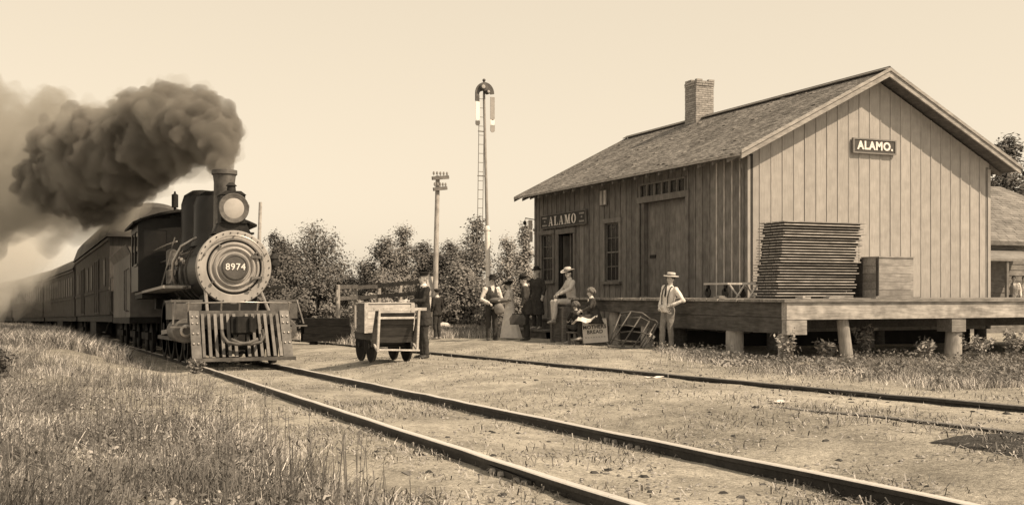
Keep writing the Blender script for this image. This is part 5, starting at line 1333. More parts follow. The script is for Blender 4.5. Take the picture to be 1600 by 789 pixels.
MB().box(x0+.02, x1-.02, y0+.02, y1-.02, z0+.002, z1-.02).build('core', M_crs, cr_, local=True)
for k in range(4):
    z = z0+.002+k*.15; MB().box(x0, x1, y0, y0+.019, z+.003, z+.147).build('plank', M_crt, cr_, local=True); MB().box(x0, x0+.019, y0+.02, y1, z+.003, z+.147).build('side_plank', M_crs, cr_, local=True); MB().box(x1-.019, x1, y0+.02, y1, z+.003, z+.147).build('side_plank', M_crt, cr_, local=True)
for k in range(5): MB().box(x0-.015, x1+.015, y0-.015+k*.133, y0+.114+k*.133, z1-.019, z1+.004).build('lid_plank', M_crt, cr_, local=True)
MB().box(x0-.02, x0+.06, y0-.018, y0-.0005, z0, z1-.02).build('corner_batten', M_pale, cr_, local=True); MB().box(x1-.06, x1+.02, y0-.018, y0-.0005, z0, z1-.02).build('corner_batten', M_pale, cr_, local=True)

ct_.scale = cr_.scale = (.86, .86, .88)
stb = thing('step_block', 'dark boarded step under the seated man in straw hat', 'step', (12.15, 24.9, gz(12.2, 24.9)))
zz = ZD-.225
for k in range(3): MB().box(11.75+k*.28, 12.02+k*.28, 24.48, 25.3, zz-.045, zz-.005).build('plank', M_tie, stb)
for a, b in ((11.8, 24.55), (12.5, 24.55), (11.8, 25.2), (12.5, 25.2)): MB().box(a-.05, a+.05, b-.05, b+.05, gz(a, b)-.05, zz-.046).build('leg', M_tie, stb)
MB().box(11.78, 11.81, 24.62, 25.14, gz(12, 25)+.02, zz-.05).build('side_board', M_beamd, stb)
# ================================================================== poles, signal, fence, far house
M_pole = wood('pole_wood', .40, 'z', var=.25, rnd=.1)
def telegraph(pxb, pyb, pxt, pyt, d, label, arms, r=.10):
    a = at(pxb, d); b = at(pxt, d, pyt); g = gz(a[0], a[1])
    t = thing('telegraph_pole', label, 'telegraph pole', (a[0], a[1], g), group='telegraph poles')
    A_, B_ = Vector((a[0], a[1], g-.3)), Vector(b)
    MB().tube([A_, A_.lerp(B_, .5), B_], [r*1.15, r, r*.82], 12).build('pole', M_pole, t, smooth=40)
    for dz, ln in arms:
        c = B_-Vector((0, 0, dz)); ar = MB().beam(c+Vector((-ln*.42, -.13, -.03)), c+Vector((ln*.58, -.13, .03)), .09, .11).build('crossarm', M_tie, t)
        for k in range(5):
            p = c+Vector((-ln*.42+ln*(k+.5)/5, -.13, .06)); m = MB().cyl(p, p+Vector((0, 0, .05)), .012, n=6); m.lathe([(.035, .04), (.038, .08), (.025, .13), (.001, .14)], p, 'z', 10); m.build('insulator', M('insulator_glass', .25, rough=.3), ar, smooth=30)
telegraph(678, 530, 684, 275, 36., 'tall wooden telegraph pole with two crossarms behind the boy', [(.07, .56), (.42, .46)], .085)
telegraph(401, 500, 407, 316, 62., 'bare slanting pole top showing behind the locomotive front', [], .11)
# train order semaphore
u, s, _ = at(765, 34.); g = gz(u, s); sp_ = thing('semaphore_signal', 'tall thin white semaphore signal mast with ladder and hanging blades', 'signal', (u, s, g))
zt = CAMZ+(458-148)/F*34; zj = CAMZ+(458-358)/F*34; zb = g
lx = -.17/ (zt-g)      # slight lean
def mp(z, du=0., ds=0.): return (u+lx*(z-g)*.92+du*CT, s+lx*(z-g)*-.39+du*ST*0+ds, z)
MB().tube([mp(g-.2), mp(zj)], [.085, .072], 14).build('lower_mast', M_white, sp_, smooth=40)
MB().lathe([(.085, -.04), (.085, .02), (.06, .08), (.05, .10)], mp(zj), 'z', 14).build('mast_collar', M_white, sp_, smooth=40)
MB().tube([mp(zj), mp(zt)], [.05, .04], 10).build('upper_mast', M('grey_mast_paint', .30, var=.2), sp_, smooth=40)
ladb = zt-.05; M_lad = M('ladder_iron', .16, rough=.6)
def lp_(z, q): 
    f_ = (z-g)/(ladb-g); return mp(z, -.31*(1-f_)-.09+q, -.05)
for q in (-.10, .08): MB().tube([lp_(g, q), lp_(ladb, q)], .011, 6).build('ladder_rail', M_lad, sp_)
for k in range(26): z = g+.3+k*(ladb-g-.4)/25; MB().tube([lp_(z, -.10), lp_(z, .08)], .009, 5).build('rung', M_lad, sp_)
for z in (zj-.05, zj+1.6, zj+2.95): MB().beam(lp_(z, -.12), mp(z), .03, .03).build('ladder_stay', M_lad, sp_)
head = []
hz0 = zt+.02
def hp(dx, dz, ds=0.): return (mp(zt)[0]+dx*CT, mp(zt)[1]-dx*ST*0-.10+ds+dx*(-0.0), zt+dz)
# arched casting of the head
n = 16; vo = []; 
for t in np.linspace(0, math.pi, n): vo.append((.33*math.cos(t), .02+.34*math.sin(t)))
vi = [(.20*math.cos(t), .0+.10*math.sin(t)) for t in np.linspace(math.pi, 0, n)]
M_sig = M('signal_casting', .10, var=.4, scale=12, blotch=.3)
MB().prism(vo+[(-.33, -.22), (-.20, -.22)]+vi, lambda a, b, t: hp(a, b, .02+.05*t)).build('signal_head', M_sig, sp_)
MB().tube([hp(0, -.12, .1), hp(0, .40, .1)], .035, 8).build('spindle_post', M_sig, sp_); MB().ball(hp(0, .43, .1), .05).build('finial', M_sig, sp_, smooth=True)
for dx, dz, r in ((-.10, .20, .10), (.08, .06, .07)):
    q = hp(dx, dz, 0); l = MB().lathe([(.001, -.10), (r*.7, -.10), (r, -.05), (r, .06), (.001, .06)], q, 'y', 16).build('lamp', M_sig, sp_, smooth=30)
    MB().lathe([(.001, -.118), (r*.55, -.108), (r*.6, -.10)], q, 'y', 14).build('lens', M_lens, l, smooth=30)
def blade(dx, z0, z1, m, nm='blade_section', w_=.078, par=None):
    pts = [(-w_, z1), (w_, z1), (w_, z0+.06)]+[(w_*math.cos(t), z0+.06-w_*.8*math.sin(t)) for t in np.linspace(.2, math.pi-.2, 6)]+[(-w_, z0+.06)]
    return MB().prism(pts, lambda a, b, t: hp(dx+a, b, .0+.02*t)).build(nm, m, sp_)
M_bg = M('faded_blade_paint', .33, var=.15); M_bd = M('blade_dark_paint', .14, var=.2); M_bw = M('blade_white_paint', .85, var=.04, bump=0)
yv = lambda py: (458-py)/F*34-(zt-CAMZ)
blade(.26, yv(188), yv(152), M_bg, 'blade'); blade(.262, yv(196), yv(187), M_bw, 'blade_stripe', .074); blade(.265, yv(207), yv(196), M_bg, 'blade_tip', .08)
blade(-.26, yv(190), yv(161), M_bw, 'blade', .07); blade(-.262, yv(198), yv(190.5), M_bd, 'blade_tip', .076)
# board fence of the stock pen
M_fd = wood('dark_fence_board', .12, 'x', var=.4, rnd=.2)
FP = [(528, 447, 38.), (556, 446, 39), (592, 445, 39.), (625, 441, 38.5), (660, 437, 37.5)]
f0 = at(528, 38.); fe = thing('board_fence', 'old stock pen fence of dark boards on pale posts in front of the trees', 'fence', (f0[0], f0[1], gz(f0[0], f0[1])))
for i, (px, py, d) in enumerate(FP):
    a = at(px, d, py); MB().beam((a[0], a[1], gz(a[0], a[1])-.3), (a[0], a[1], a[2]+(-.02 if i else .05)), .12, .12, up=(1, 0, 0)).build('post', M_pole, fe)
for off, hh in ((.06, .13), (.42, .13)):
    for i in range(4):
        a, b = [at(p[0]-(3 if k == 0 else -3), p[2]-.12, p[1]) for k, p in enumerate((FP[i], FP[i+1]))]
        MB().beam((a[0], a[1]-.02*(i % 2), a[2]-off+random.uniform(-.03, .03)), (b[0], b[1]-.02*(i % 2), b[2]-off+random.uniform(-.03, .03)), .04, hh).build('rail_board', M_fd, fe)
a = at(664, 34.5, 480); b = at(672, 35, 432)
tag(MB().beam((a[0], a[1], gz(a[0], a[1])-.05), b, .20, .04, up=(0, 1, 0)).beam((a[0]+.03, a[1]-.05, a[2]-.2), (a[0]+.24, a[1]-.05, a[2]-.12), .07, .035).build('leaning_board', M_pale), 'pale wide board leaning upright behind the conductor', 'board')
# stack of old timbers by the locomotive
M_old = wood('charred_timber', .018, 'x', var=.5, rnd=.3)
c = at(512, 33.5); g = gz(c[0], c[1])
lbs = ['bottom near dark squared timber in the low stack right of the locomotive', 'bottom far dark squared timber in the low stack right of the locomotive', 'middle near dark squared timber in the low stack right of the locomotive', 'middle far dark squared timber in the low stack right of the locomotive', 'top near dark squared timber in the low stack right of the locomotive', 'top far dark squared timber in the low stack right of the locomotive']
for k in range(6):
    o = MB().box(-.70+random.uniform(-.03, .03), .68+random.uniform(-.04, .04), -.13, .13, 0, .225); 
    o.box(.55, .60, -.133, .133, -.002+.002, .228)
    o = o.build('squared_timber', M_old); o.location = (c[0], c[1]+(k % 2)*.28, g+.10+(k//2)*.232); o.rotation_euler = (0, 0, face(0)+random.uniform(-.02, .02)); tag(o, lbs[k], 'timber', 'stacked dark timbers')
for k, x in enumerate((-.45, .45)):
    o = MB().box(-.08, .08, -.1, .42, -.05, .098).box(-.07, .07, .42, .46, -.05, .09).build('bearer', M_old); o.location = (c[0]+x*CT, c[1]-x*ST, g); o.rotation_euler = (0, 0, face(0)); tag(o, ('left', 'right')[k]+' bearer block under the stack of dark timbers', 'timber')
for k in range(3):
    p = at(556+k*9, 33.2-k*.2); o = MB().beam((0, 0, 0), (.55, .1, .30+.1*k), .14, .03).beam((.02, -.06, .02), (.3, .0, .2), .05, .04).build('broken_plank', (M_pale, M_pole, M_tie)[k]); o.location = (p[0], p[1], gz(p[0], p[1])+.12); o.rotation_euler = (0, R(25+50*(k % 2)), face(0)+k)
    tag(o, ('pale', 'grey', 'dark')[k]+' broken plank in the debris beside the timber stack', 'plank', 'broken planks')
u, s, z = spot(694, 519); o = sack('grain_sack', (u, s, z+.16), (.30, .2, .2), 'pale full sack lying on the ground behind the boy', M('pale_sack', .5, var=.2, scale=8, bump=.4), 12, .3)
# far house
M_clap = wood('clapboard', .20, 'x', rnd=.15, var=.3); M_roof2 = M('grey_house_roof', .20, var=.2, scale=8, stretch=(1, 1, 1), blotch=.2, island=.2)
hu0, hu1, hs0, hs1 = 29.2, 40., 31.2, 38.5
g = gz(33, 33); zw_, zr_ = CAMZ+1.95, CAMZ+4.4
ho = thing('clapboard_house', 'small clapboard house with hipped grey roof at the right picture edge', 'house', (hu0, hs0, g))
hw = MB().box(hu0, hu1, hs0, hs1, g-.3, zw_).build('wall', M_clap, ho)
nz_ = int((zw_-g)/.21)
for k in range(nz_): z = g+k*.21; MB().prism([(hs0-.001, z), (hs0-.035, z), (hs0-.012, z+.207), (hs0-.001, z+.207)], lambda a, b, t: (hu0-.01+(hu1-hu0)*t, a, b)).build('clapboard', M_clap, hw)
e = .35
V4 = [(hu0-e, hs0-e, zw_-.05), (hu1+e, hs0-e, zw_-.05), (hu1+e, hs1+e, zw_-.05), (hu0-e, hs1+e, zw_-.05), (hu0+3.2, (hs0+hs1)/2, zr_), (hu1-3.2, (hs0+hs1)/2, zr_)]
rf = MB().add(V4, [(0, 1, 5, 4), (1, 2, 5), (2, 3, 4, 5), (3, 0, 4), (3, 2, 1, 0)]).build('roof', M_roof2, ho)
mb = MB(); nc = 26; P0, P1, Q0, Q1 = [Vector(V4[i]) for i in (0, 1, 4, 5)]
for c in range(nc):
    t0, t1 = c/nc, (c+1)/nc; a0, a1 = P0.lerp(Q0, t0), P1.lerp(Q1, t0); b0, b1 = P0.lerp(Q0, t1), P1.lerp(Q1, t1)
    nseg = int((a1-a0).length/.45)
    for i in range(nseg):
        f0, f1 = (i+.02)/nseg, (i+.98)/nseg; l = .02+random.uniform(0, .012)
        q = [a0.lerp(a1, f0)+Vector((0, -.01, l)), a0.lerp(a1, f1)+Vector((0, -.01, l)), b0.lerp(b1, f1)+Vector((0, 0, .006)), b0.lerp(b1, f0)+Vector((0, 0, .006))]
        mb.add(q+[a0.lerp(a1, f0)+Vector((0, -.01, -.01)), a0.lerp(a1, f1)+Vector((0, -.01, -.01))], [(0, 1, 2, 3), (4, 5, 1, 0)])
kind(mb.build('shingles', M_roof2, rf, fix=False), 'stuff')
MB().box(hu0-e, hu1+e, hs0-e-.03, hs0-e, zw_-.19, zw_-.052).build('eave_board', M_tie, rf)
p = at(1573, 37.5); pu0 = p[0]
po = MB().prism([(hs0-.02, CAMZ+1.62), (hs0-1.5, CAMZ+1.22), (hs0-1.5, CAMZ+1.14), (hs0-.02, CAMZ+1.54)], lambda a, b, t: (pu0-.15+4*t, a, b)).build('porch_roof', M_roof2, ho)
wn = MB().box(pu0+.1, pu0+1.5, hs0-.08, hs0-.03, CAMZ-.1, CAMZ+1.1).build('window', M_trim, ho); MB().box(pu0+.2, pu0+.75, hs0-.09, hs0-.081, CAMZ+.0, CAMZ+1.0).build('pane', M_glass, wn); MB().box(pu0+.82, pu0+1.4, hs0-.09, hs0-.081, CAMZ, CAMZ+1.0).build('pane', M_glass, wn)
for k in range(3): MB().box(pu0-.08+k*1.9, pu0+.02+k*1.9, hs0-1.45, hs0-1.35, g-.1, CAMZ+1.17).build('porch_post', M_trim, ho)
MB().box(pu0-.1, pu0+3.9, hs0-1.5, hs0-.04, g-.1, g+.45).build('porch_floor', M_tie, ho)

# ================================================================== vegetation
M_leafd = M('dark_leaf', .125, var=.3, scale=1.2, island=.32, rough=.7, bump=0, spec=.2)
M_leafm = M('mid_leaf', .175, var=.3, scale=1.2, island=.32, rough=.7, bump=0, spec=.2)
M_leafl = M('pale_leaf', .27, var=.25, scale=3, island=.4, rough=.7, bump=0, spec=.2)
M_bark = M('bark', .10, var=.4, scale=14, bump=.6)
def rand_dirs(n, rg): d = rg.normal(size=(n, 3)); return d/np.linalg.norm(d, axis=1)[:, None]
def leaf_quads(C, size, rg, asp=.55, out=None):
    n = len(C); d = rand_dirs(n, rg); d[:, 2] *= .6; d /= np.linalg.norm(d, axis=1)[:, None]
    q = rand_dirs(n, rg)
    if out is not None:          # leaves lie like a skin over their clump
        q = out+q*.55; d -= q*(np.sum(d*q, 1)/np.sum(q*q, 1))[:, None]; d /= np.linalg.norm(d, axis=1)[:, None]
    e = np.cross(d, q); e /= np.linalg.norm(e, axis=1)[:, None]
    s_ = (size*(.6+.8*rg.random(n)))[:, None]
    V = np.stack([C-d*s_*.5, C+e*s_*asp*.5, C+d*s_*.5, C-e*s_*asp*.5], 1).reshape(-1, 3)
    b = np.arange(n)[:, None]*4; T = np.concatenate([b+[[0, 1, 2]], b+[[0, 2, 3]]])
    return V, T
def tree(label, base, h, rx, seed, mat, nleaf, name='leafy_tree', cat='tree', group=None, lobes=9, leaf=.17, low=.12, trunkr=.11, spindly=False):
    rg = np.random.default_rng(seed); rnd = random.Random(seed)
    t = thing(name, label, cat, base, 0, group, shift=False)
    tr_ = MB(); top = Vector((rnd.uniform(-.2, .2)*rx, rnd.uniform(-.2, .2)*rx, h*.93))
    mid = Vector((rnd.uniform(-.12, .12)*rx, rnd.uniform(-.12, .12)*rx, h*.45))
    tr_.tube([(0, 0, -.3), mid*.5+Vector((0, 0, 0)), mid, mid.lerp(top, .6), top], [trunkr*1.3, trunkr, trunkr*.75, trunkr*.4, trunkr*.12], 8)
    cent = []
    for k in range(lobes):
        f = low+(.98-low)*((k+rnd.random())/lobes); a = rnd.uniform(0, 6.28)
        prof = (math.sin(math.pi*min(1, .12+f*.92))**.7 if not spindly else (1.05-f)*.9)
        r_ = rx*prof*rnd.uniform(.35, 1.0); c = Vector((r_*math.cos(a), r_*math.sin(a), h*f)); rr = rx*rnd.uniform(.30, .55)*(.6+.5*prof)
        cent.append((c, rr)); st = mid*(min(f, .9)*1.0); st.z = h*f*.62
        tr_.tube([st, st.lerp(c, .5)+Vector((0, 0, .1*rx)), c], [trunkr*.45, trunkr*.28, trunkr*.1], 6)
    tr_.build('trunk', M_bark, t, local=True, smooth=True)
    w_ = np.array([r**2.2 for c, r in cent]); w_ /= w_.sum(); ids = rg.choice(len(cent), nleaf, p=w_)
    C = np.array([tuple(c) for c, r in cent])[ids]; rr = np.array([r for c, r in cent])[ids]
    # twig clumps inside each lobe
    ncl = max(20, nleaf//34); cd = rand_dirs(ncl, rg); ci = rg.integers(0, ncl, nleaf)
    rad = (rg.random(ncl)**.45)
    sq = np.array([1, 1, .85])
    P = C+cd[ci]*(rad[ci]*rr)[:, None]*sq+rg.normal(size=(nleaf, 3))*(.15*rr+.05)[:, None]
    P[:, 2] = np.maximum(P[:, 2], .03)
    O_ = P-C; O_ /= np.maximum(np.linalg.norm(O_, axis=1), .01)[:, None]; O2 = P-np.array([0, 0, h*.45]); O2 /= np.maximum(np.linalg.norm(O2, axis=1), .01)[:, None]
    V, T = leaf_quads(P, leaf, rg, .62, O_*.6+O2*.5+np.array([0, 0, .35])); put('crown', fastmesh('crown', V, T, mat), t)
    return t
def tr_at(px, d, top_py, wpx, label, seed, mat, nleaf, **k):
    u, s, _ = at(px, d); g = gz(u, s); h = CAMZ+(458-top_py)/F*d-g
    return tree(label, (u, s, g), h, wpx/2/F*d, seed, mat, nleaf, **k)
GT = 'trees behind the yard'
TR = [(428, 58, 362, 60, M_leafd, 'small round dark tree just right of the locomotive front'), (492, 57, 356, 92, M_leafd, 'broad round dark tree left of the gap in the tree line'),
      (450, 50, 405, 70, M_leafd, 'low dark tree filling the space under the two round trees'), (545, 56, 436, 56, M_leafm, 'low leafy tree in the dip of the tree line'),
      (602, 55, 374, 58, M_leafm, 'mid sized tree left of the tall pointed one'), (632, 56, 352, 56, M_leafm, 'tall pointed tree behind the board fence'), (660, 57, 378, 60, M_leafd, 'dark tree left of the telegraph pole'),
      (704, 56, 380, 66, M_leafd, 'dark tree right of the telegraph pole'), (742, 46, 336, 70, M_leafm, 'tall thin leaved tree beside the semaphore mast'), (790, 52, 366, 64, M_leafl, 'pale airy tree right of the semaphore mast'),
      (822, 48, 352, 46, M_leafl, 'thin pale tree at the far depot corner'), (715, 44, 415, 80, M_leafm, 'low bushy tree behind the semaphore ladder'), (573, 60, 424, 50, M_leafd, 'dark bushy tree behind the fence posts')]
for k, (px, d, py, wd, m, lb) in enumerate(TR):
    sp_y = px in (742, 790, 822, 632)
    tr_at(px, d, py, wd*1.42, lb, 20+k, m, 15000 if not sp_y else 8000, lobes=24 if not sp_y else 20, group=GT, spindly=sp_y, leaf=.115 if not sp_y else .11, low=.05)
tr_at(1578, 62, 205, 110, 'tall dark tree behind the clapboard house', 60, M_leafd, 12000, lobes=24, leaf=.18, low=.3, trunkr=.2, group=GT)
tr_at(1556, 70, 215, 40, 'slender tree top beside the depot roof corner', 61, M_leafd, 2500, lobes=12, leaf=.22, low=.4, group=GT)
# shrubs of the brush line, each its own plant
GS = 'shrubs along the brush line'
for k in range(26):
    px = 405+k*17+random.uniform(-6, 6); d = random.uniform(39, 50); py = random.uniform(438, 466)
    if 520 < px < 660: py += 12; d += 4
    side = ['left of the timber stack', 'behind the timber stack', 'behind the board fence', 'around the telegraph pole', 'behind the semaphore mast', 'by the far depot corner'][min(5, int((px-400)/75))]
    tr_at(px, d, py, random.uniform(34, 62), 'leafy shrub '+side+', '+ORD[k]+' from the left in the brush line', 100+k, random.choice((M_leafm, M_leafm, M_leafd, M_leafl)), 2600, name='shrub', cat='shrub', group=GS, lobes=9, leaf=.12, low=.05, trunkr=.03)
# single weeds by the platform posts and one bush at the left edge
def weed(label, px, py, top, wd, seed, mat=M_leafl, n=420):
    u, s, z = spot(px, py); d = ST*u+CT*s; h = (py-top)/F*d; r_ = wd/2/F*d
    rg = np.random.default_rng(seed); rnd = random.Random(seed); t = thing('weed', label, 'weed', (u, s, z), 0, 'tall weeds', shift=False)
    st = MB(); P = []
    for k in range(9):
        a = rnd.uniform(0, 6.28); q = rnd.uniform(.15, 1)*r_; hh = h*rnd.uniform(.6, 1)
        pts = [(0, 0, -.03), (q*.35*math.cos(a), q*.35*math.sin(a), hh*.5), (q*math.cos(a), q*math.sin(a), hh)]
        st.tube(pts, [.009, .007, .003], 5)
        for i in range(n//9):
            f = .15+.85*rnd.random(); p = Vector(pts[0]).lerp(Vector(pts[1]), min(1, f*2)) if f < .5 else Vector(pts[1]).lerp(Vector(pts[2]), f*2-1)
            P.append(tuple(p+Vector((rnd.gauss(0, 1), rnd.gauss(0, 1), rnd.gauss(0, .6)))*.045))
    st.build('stem', M_bark, t, local=True)
    V, T = leaf_quads(np.array(P), .085, rg, .42); put('leaves', fastmesh('leaves', V, T, mat), t)
for k, a in enumerate(((1230, 572, 514, 70, 'leafy pale weed at the platform corner'), (1352, 560, 503, 40, 'tall leafy weed right of the leaning platform post'), (1290, 566, 530, 40, 'low weed left of the leaning platform post'),
                       (1445, 564, 528, 50, 'pale weed in the dark gap under the platform'), (1526, 572, 520, 60, 'bushy weed right of the stout platform post'), (1578, 566, 512, 50, 'weed under the platform at the right picture edge'))):
    weed(a[4], a[0], a[1], a[2], a[3], 300+k, n=480)
weed('dark leafy weed at the left picture edge before the train', 2, 592, 545, 46, 320, M_leafd, 700)
weed('small dark weed by the left rail before the pilot', 305, 584, 560, 30, 322, M_leafm, 260)
# grasses
def blades(name, UV, hgt, wid, lean, mat, label, seed, cat='grass'):
    rg = np.random.default_rng(seed); n = len(UV); z = ground(UV[:, 0], UV[:, 1])-.02
    B_ = np.column_stack([UV, z]); a = rg.random(n)*2*np.pi; hh = hgt*(.45+.75*rg.random(n)); ln = lean*hh*(.3+rg.random(n))
    wa = rg.random(n)*2*np.pi; wv = np.column_stack([np.cos(wa), np.sin(wa), np.zeros(n)])*(wid*(.6+.8*rg.random(n)))[:, None]*.5
    dv_ = np.column_stack([np.cos(a), np.sin(a), np.zeros(n)])
    Mi = B_+dv_*(ln*.35)[:, None]; Mi[:, 2] += hh*.6; Ti = B_+dv_*ln[:, None]; Ti[:, 2] += hh
    V = np.stack([B_-wv, B_+wv, Mi-wv*.75, Mi+wv*.75, Ti], 1).reshape(-1, 3); b = np.arange(n)[:, None]*5
    T = np.concatenate([b+[[0, 1, 3]], b+[[0, 3, 2]], b+[[2, 3, 4]]])
    o = put(name, fastmesh(name, V, T, mat)); kind(o, 'stuff'); o['label'] = label; o['category'] = cat; return o
def patchy(UV, rg, sc=.8, thr=.0, soft=.25, seed=0.):
    v = np.array([mnoise.fractal((p[0]*sc, p[1]*sc, seed), .9, 2., 3) for p in UV]); return UV[rg.random(len(UV)) < np.clip((v-thr)/soft+.5, 0, 1)]
def sample_px(n, rg, px0, px1, d0, d1, pw=1.6):
    d = d0+(d1-d0)*rg.random(n)**pw; px = px0+(px1-px0)*rg.random(n); tx = (px-800)/F
    return np.column_stack([d*(CT*tx+ST), d*(-ST*tx+CT)])
M_straw_g = M('dry_straw_grass', .52, var=.25, scale=1.5, island=.6, rough=.9, bump=0, spec=.1)
M_green_g = M('green_grass', .17, var=.3, scale=1.5, island=.55, rough=.9, bump=0, spec=.1)
M_dead_g = M('dead_stalk', .12, var=.3, scale=3, island=.4, rough=.9, bump=0, spec=.1)
rg = np.random.default_rng(55)
def edge(UV): return UV[:, 0]-(1.45+.5*np.array([mnoise.noise((p[1]*.35, p[0]*.1, 4.)) for p in UV])+np.clip((UV[:, 1]-7)*.07, -.2, .75))
UV = sample_px(330000, rg, -120, 900, 4.2, 34, 1.6); UV = UV[edge(UV) < -.12+rg.normal(size=len(UV))*.28]; UV = patchy(UV, rg, .42, -.10, .30, 21.)
def tufts(name, cen, nper, hgt, wid, lean, mat, label, seed):
    rg = np.random.default_rng(seed); m = len(cen); sz = .5+1.1*rg.random(m)**2
    rep = rg.integers(nper//2, nper+nper//2, m); idx = np.repeat(np.arange(m), rep); n = len(idx)
    a = rg.random(n)*2*np.pi; r = .055*np.sqrt(rg.random(n))*sz[idx]; off = np.column_stack([np.cos(a), np.sin(a)])
    UV = cen[idx]+off*r[:, None]; z = ground(UV[:, 0], UV[:, 1])-.03; B_ = np.column_stack([UV, z])
    hh = hgt*sz[idx]*(.35+.8*rg.random(n)); a2 = a+rg.normal(size=n)*.7; dv_ = np.column_stack([np.cos(a2), np.sin(a2), np.zeros(n)])
    wnd = np.array([.35, -.1, 0]); ln = lean*hh*(.15+1.1*rg.random(n)**1.5)
    wa = rg.random(n)*2*np.pi; wv = np.column_stack([np.cos(wa), np.sin(wa), np.zeros(n)])*(wid*(.6+.8*rg.random(n)))[:, None]*.5
    q1 = B_+(dv_+wnd)*(ln*.18)[:, None]; q1[:, 2] += hh*.45; q2 = B_+(dv_+wnd)*(ln*.55)[:, None]; q2[:, 2] += hh*.82
    q3 = B_+(dv_+wnd)*(ln*1.05)[:, None]; q3[:, 2] += hh*(1-.35*np.clip(ln/np.maximum(hh, .01), 0, 1.5))
    V = np.stack([B_-wv, B_+wv, q1-wv*.9, q1+wv*.9, q2-wv*.6, q2+wv*.6, q3], 1).reshape(-1, 3); b = np.arange(n)[:, None]*7
    T = np.concatenate([b+[[0, 1, 3]], b+[[0, 3, 2]], b+[[2, 3, 5]], b+[[2, 5, 4]], b+[[4, 5, 6]]])
    o = put(name, fastmesh(name, V, T, mat)); kind(o, 'stuff'); o['label'] = label; o['category'] = 'grass'; return o
k1 = rg.random(len(UV))
blades('dry_grass', patchy(UV[k1 < .30], rg, .9, -.05, .4), .10, .0042, 1.2, M_straw_g, 'short pale dry grass covering the bank left of the track', 1)
UV = UV[rg.permutation(len(UV))]
tufts('straw_tufts', patchy(UV[:13000], rg, .7, .04, .3, 1.), 10, .17, .0045, 1.1, M_straw_g, 'pale tangled straw tufts on the bank left of the track', 12)
tufts('green_tufts', patchy(UV[16000:28000], rg, .6, .12, .25, 5.), 10, .18, .0048, .9, M_green_g, 'darker green grass tufts on the bank left of the track', 13)
tufts('dark_tufts', patchy(UV[32000:41000], rg, .9, .20, .2, 8.), 9, .28, .004, .6, M_dead_g, 'tall dark dead weed tufts standing in the bank grass', 14)
# leafy ground weeds in the bank
UV2 = patchy(sample_px(26000, rg, -100, 760, 4.2, 15, 1.5), rg, .8, .05, .3, 11.); UV2 = UV2[edge(UV2) < -.1]
C = np.column_stack([UV2, ground(UV2[:, 0], UV2[:, 1])+.03+.16*rg.random(len(UV2))**1.5])
V, T = leaf_quads(C, .034, rg, .4); o = put('ground_weeds', fastmesh('ground_weeds', V, T, M_leafm)); kind(o, 'stuff'); o['label'] = 'small leafy weeds among the bank grass'; o['category'] = 'weeds'
# yard: sparse tufts by the rails, weeds strip at the platform, field beyond the siding
UV = sample_px(60000, rg, 250, 1700, 4.5, 24, 1.4); uu_ = UV[:, 0]; c_ = uc(UV[:, 1])
nr = np.minimum(np.minimum(np.abs(uu_-c_+.86), np.abs(uu_-c_-.86)), np.minimum(np.abs(uu_-6.4), np.abs(uu_-8.18)))
UV = UV[(uu_ > 2.2) & (uu_ < 10.5) & (rg.random(len(UV)) < .02+.28*np.exp(-(nr/.13)**2))]
blades('yard_grass', patchy(UV, rg, 1.2, .14, .3, 2.), .06, .006, 1., M_straw_g, 'short sparse grass tufts along the rails and yard', 4)
UV = sample_px(120000, rg, 1020, 1700, 12, 24, 1.); uu_ = UV[:, 0]
lim = 10.75-np.clip((18.5-UV[:, 1])*.28, -.9, 1.5)
UV = UV[(uu_ > lim+rg.normal(size=len(UV))*.25) & (UV[:, 1] > 9) & (uu_ < 20) & ((UV[:, 1] < 15.9+.6) | (uu_ < 11.9))]
UV = UV[(UV[:, 1] < 18.6)]
k1 = rg.random(len(UV))
blades('platform_grass', patchy(UV[k1 < .6], rg, .7, .08, .3, 3.), .13, .007, 1.0, M_straw_g, 'pale dry grass strip growing before the platform', 5)
blades('platform_weeds', patchy(UV[k1 > .6], rg, .7, .14, .3, 6.), .19, .008, .9, M_green_g, 'darker weeds growing before the platform posts', 6)
C = patchy(UV[::3], rg, .7, .16, .25, 9.); C = np.column_stack([C, ground(C[:, 0], C[:, 1])+.02+.20*rg.random(len(C))]); V, T = leaf_quads(C, .055, rg, .5); o = put('leafy_weeds', fastmesh('leafy_weeds', V, T, M_leafm)); kind(o, 'stuff'); o['label'] = 'small leafy weeds in the grass before the platform'; o['category'] = 'weeds'
UV = sample_px(200000, rg, 380, 860, 25, 60, 1.15); uu_ = UV[:, 0]
nn_ = np.array([mnoise.noise((p[0]*.6, p[1]*.6, 2.)) for p in UV]); pxf = 800+F*(CT*uu_-ST*UV[:, 1])/(ST*uu_+CT*UV[:, 1])
UV = UV[(uu_ > np.where(pxf < 620, 8.5, 9.0)+rg.normal(size=len(UV))*.25) & (UV[:, 1] > 30.2+1.3*nn_-np.clip((9.6-uu_)*2, 0, 3)-6*(pxf < 620)+rg.normal(size=len(UV))*.4) & ~((uu_ > 13.3) & (UV[:, 1] < 33))]
k1 = rg.random(len(UV))
blades('field_grass', UV[k1 < .55], .24, .014, .5, M_straw_g, 'tall pale grass in the field beyond the siding', 7)
blades('field_weeds', UV[(k1 >= .55)], .30, .014, .45, M_green_g, 'tall darker weeds in the field beyond the siding', 8)
UV = sample_px(90000, rg, -150, 240, 24, 90, 1.3); UV = UV[(UV[:, 0] < uc(UV[:, 1])-1.9)]
k1 = rg.random(len(UV)); blades('far_bank_weeds', UV[k1 > .6], .36, .02, .7, M_green_g, 'darker weeds along the train beyond the bank', 15)
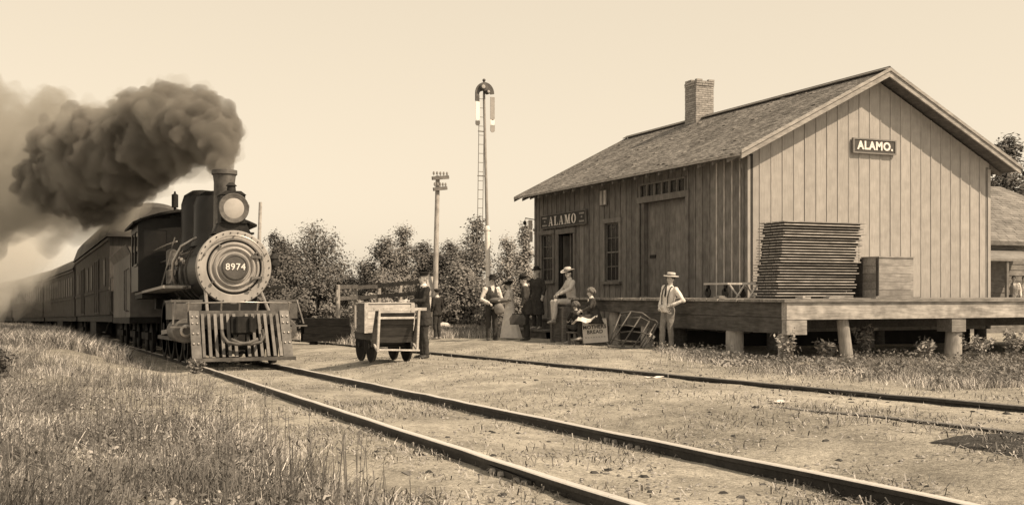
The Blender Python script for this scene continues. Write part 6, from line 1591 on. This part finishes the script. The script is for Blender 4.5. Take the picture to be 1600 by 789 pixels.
blades('far_bank_grass', UV[k1 <= .6], .30, .018, .9, M_straw_g, 'tall pale grass along the train beyond the bank', 9)

# dead leaves and flakes of hay lying in the bank grass
UV = patchy(sample_px(9000, rg, -80, 700, 4.4, 13, 1.2), rg, .9, .05, .3, 41.); UV = UV[edge(UV) < 0]
C = np.column_stack([UV, ground(UV[:, 0], UV[:, 1])+.02+.09*rg.random(len(UV))]); V, T = leaf_quads(C, .036, rg, .5)
o = put('dead_leaves', fastmesh('dead_leaves', V, T, M('dead_leaf', .34, var=.2, island=.6, bump=0, spec=.1))); kind(o, 'stuff'); o['label'] = 'pale dead leaves and hay flakes in the bank grass'; o['category'] = 'leaves'
# tall single stalks with seed heads standing in the bank
UV = sample_px(900, rg, -60, 640, 4.6, 16, 1.3); UV = UV[edge(UV) < .1]; UV = patchy(UV, rg, .6, .0, .3, 31.); sm_ = MB(); rnd = random.Random(9)
for p in UV:
    z = gz(p[0], p[1]); h_ = rnd.uniform(.25, .55); dx, dy = rnd.uniform(-.08, .08), rnd.uniform(-.08, .08); k = len(sm_.v)
    a = Vector((p[0], p[1], z-.02)); b = Vector((p[0]+dx, p[1]+dy, z+h_)); sm_.tube([a, a.lerp(b, .5)+Vector((dx*.2, 0, 0)), b], [.003, .0025, .0015], 3, False)
    for q in range(rnd.randint(3, 9)):
        c = a.lerp(b, rnd.uniform(.45, 1.)); e = Vector((rnd.gauss(0, 1), rnd.gauss(0, 1), .6)).normalized()*rnd.uniform(.015, .05); f_ = Vector((-e.y, e.x, 0))*.18; k = len(sm_.v)
        sm_.v += [tuple(c), tuple(c+e*.5+f_), tuple(c+e), tuple(c+e*.5-f_)]; sm_.f.append((k, k+1, k+2, k+3)); sm_.m.append(0)
o = kind(sm_.build('seed_stalks', M_dead_g, fix=False), 'stuff'); o['label'] = 'tall thin seed stalks standing above the bank grass'; o['category'] = 'stalks'
# straw, twigs and chips lying flat on the yard and bank
UV = np.concatenate([sample_px(60000, rg, 150, 1750, 4.4, 26, 1.3), sample_px(20000, rg, -100, 700, 4.4, 14, 1.2)]); UV = UV[(UV[:, 0] < 11.6)]
UV = patchy(UV, rg, .7, -.02, .45, 14.); n = len(UV); z = ground(UV[:, 0], UV[:, 1]); a = rg.random(n)*6.28; ln = .006+.026*rg.random(n)**2.5; wd = .002+.003*rg.random(n)
dv_ = np.column_stack([np.cos(a)*ln, np.sin(a)*ln, .012*rg.normal(size=n)]); pv_ = np.column_stack([-np.sin(a)*wd, np.cos(a)*wd, np.zeros(n)]); B_ = np.column_stack([UV, z+.016+.01*rg.random(n)])
V = np.stack([B_-dv_-pv_, B_+dv_-pv_, B_+dv_+pv_, B_-dv_+pv_], 1).reshape(-1, 3); b = np.arange(n)[:, None]*4; T = np.concatenate([b+[[0, 1, 2]], b+[[0, 2, 3]]])
o = put('ground_litter', fastmesh('ground_litter', V, T, M('litter', .24, var=.2, island=.9, bump=0, spec=.1))); kind(o, 'stuff'); o['label'] = 'straw, twigs and chips littered over the yard'; o['category'] = 'litter'
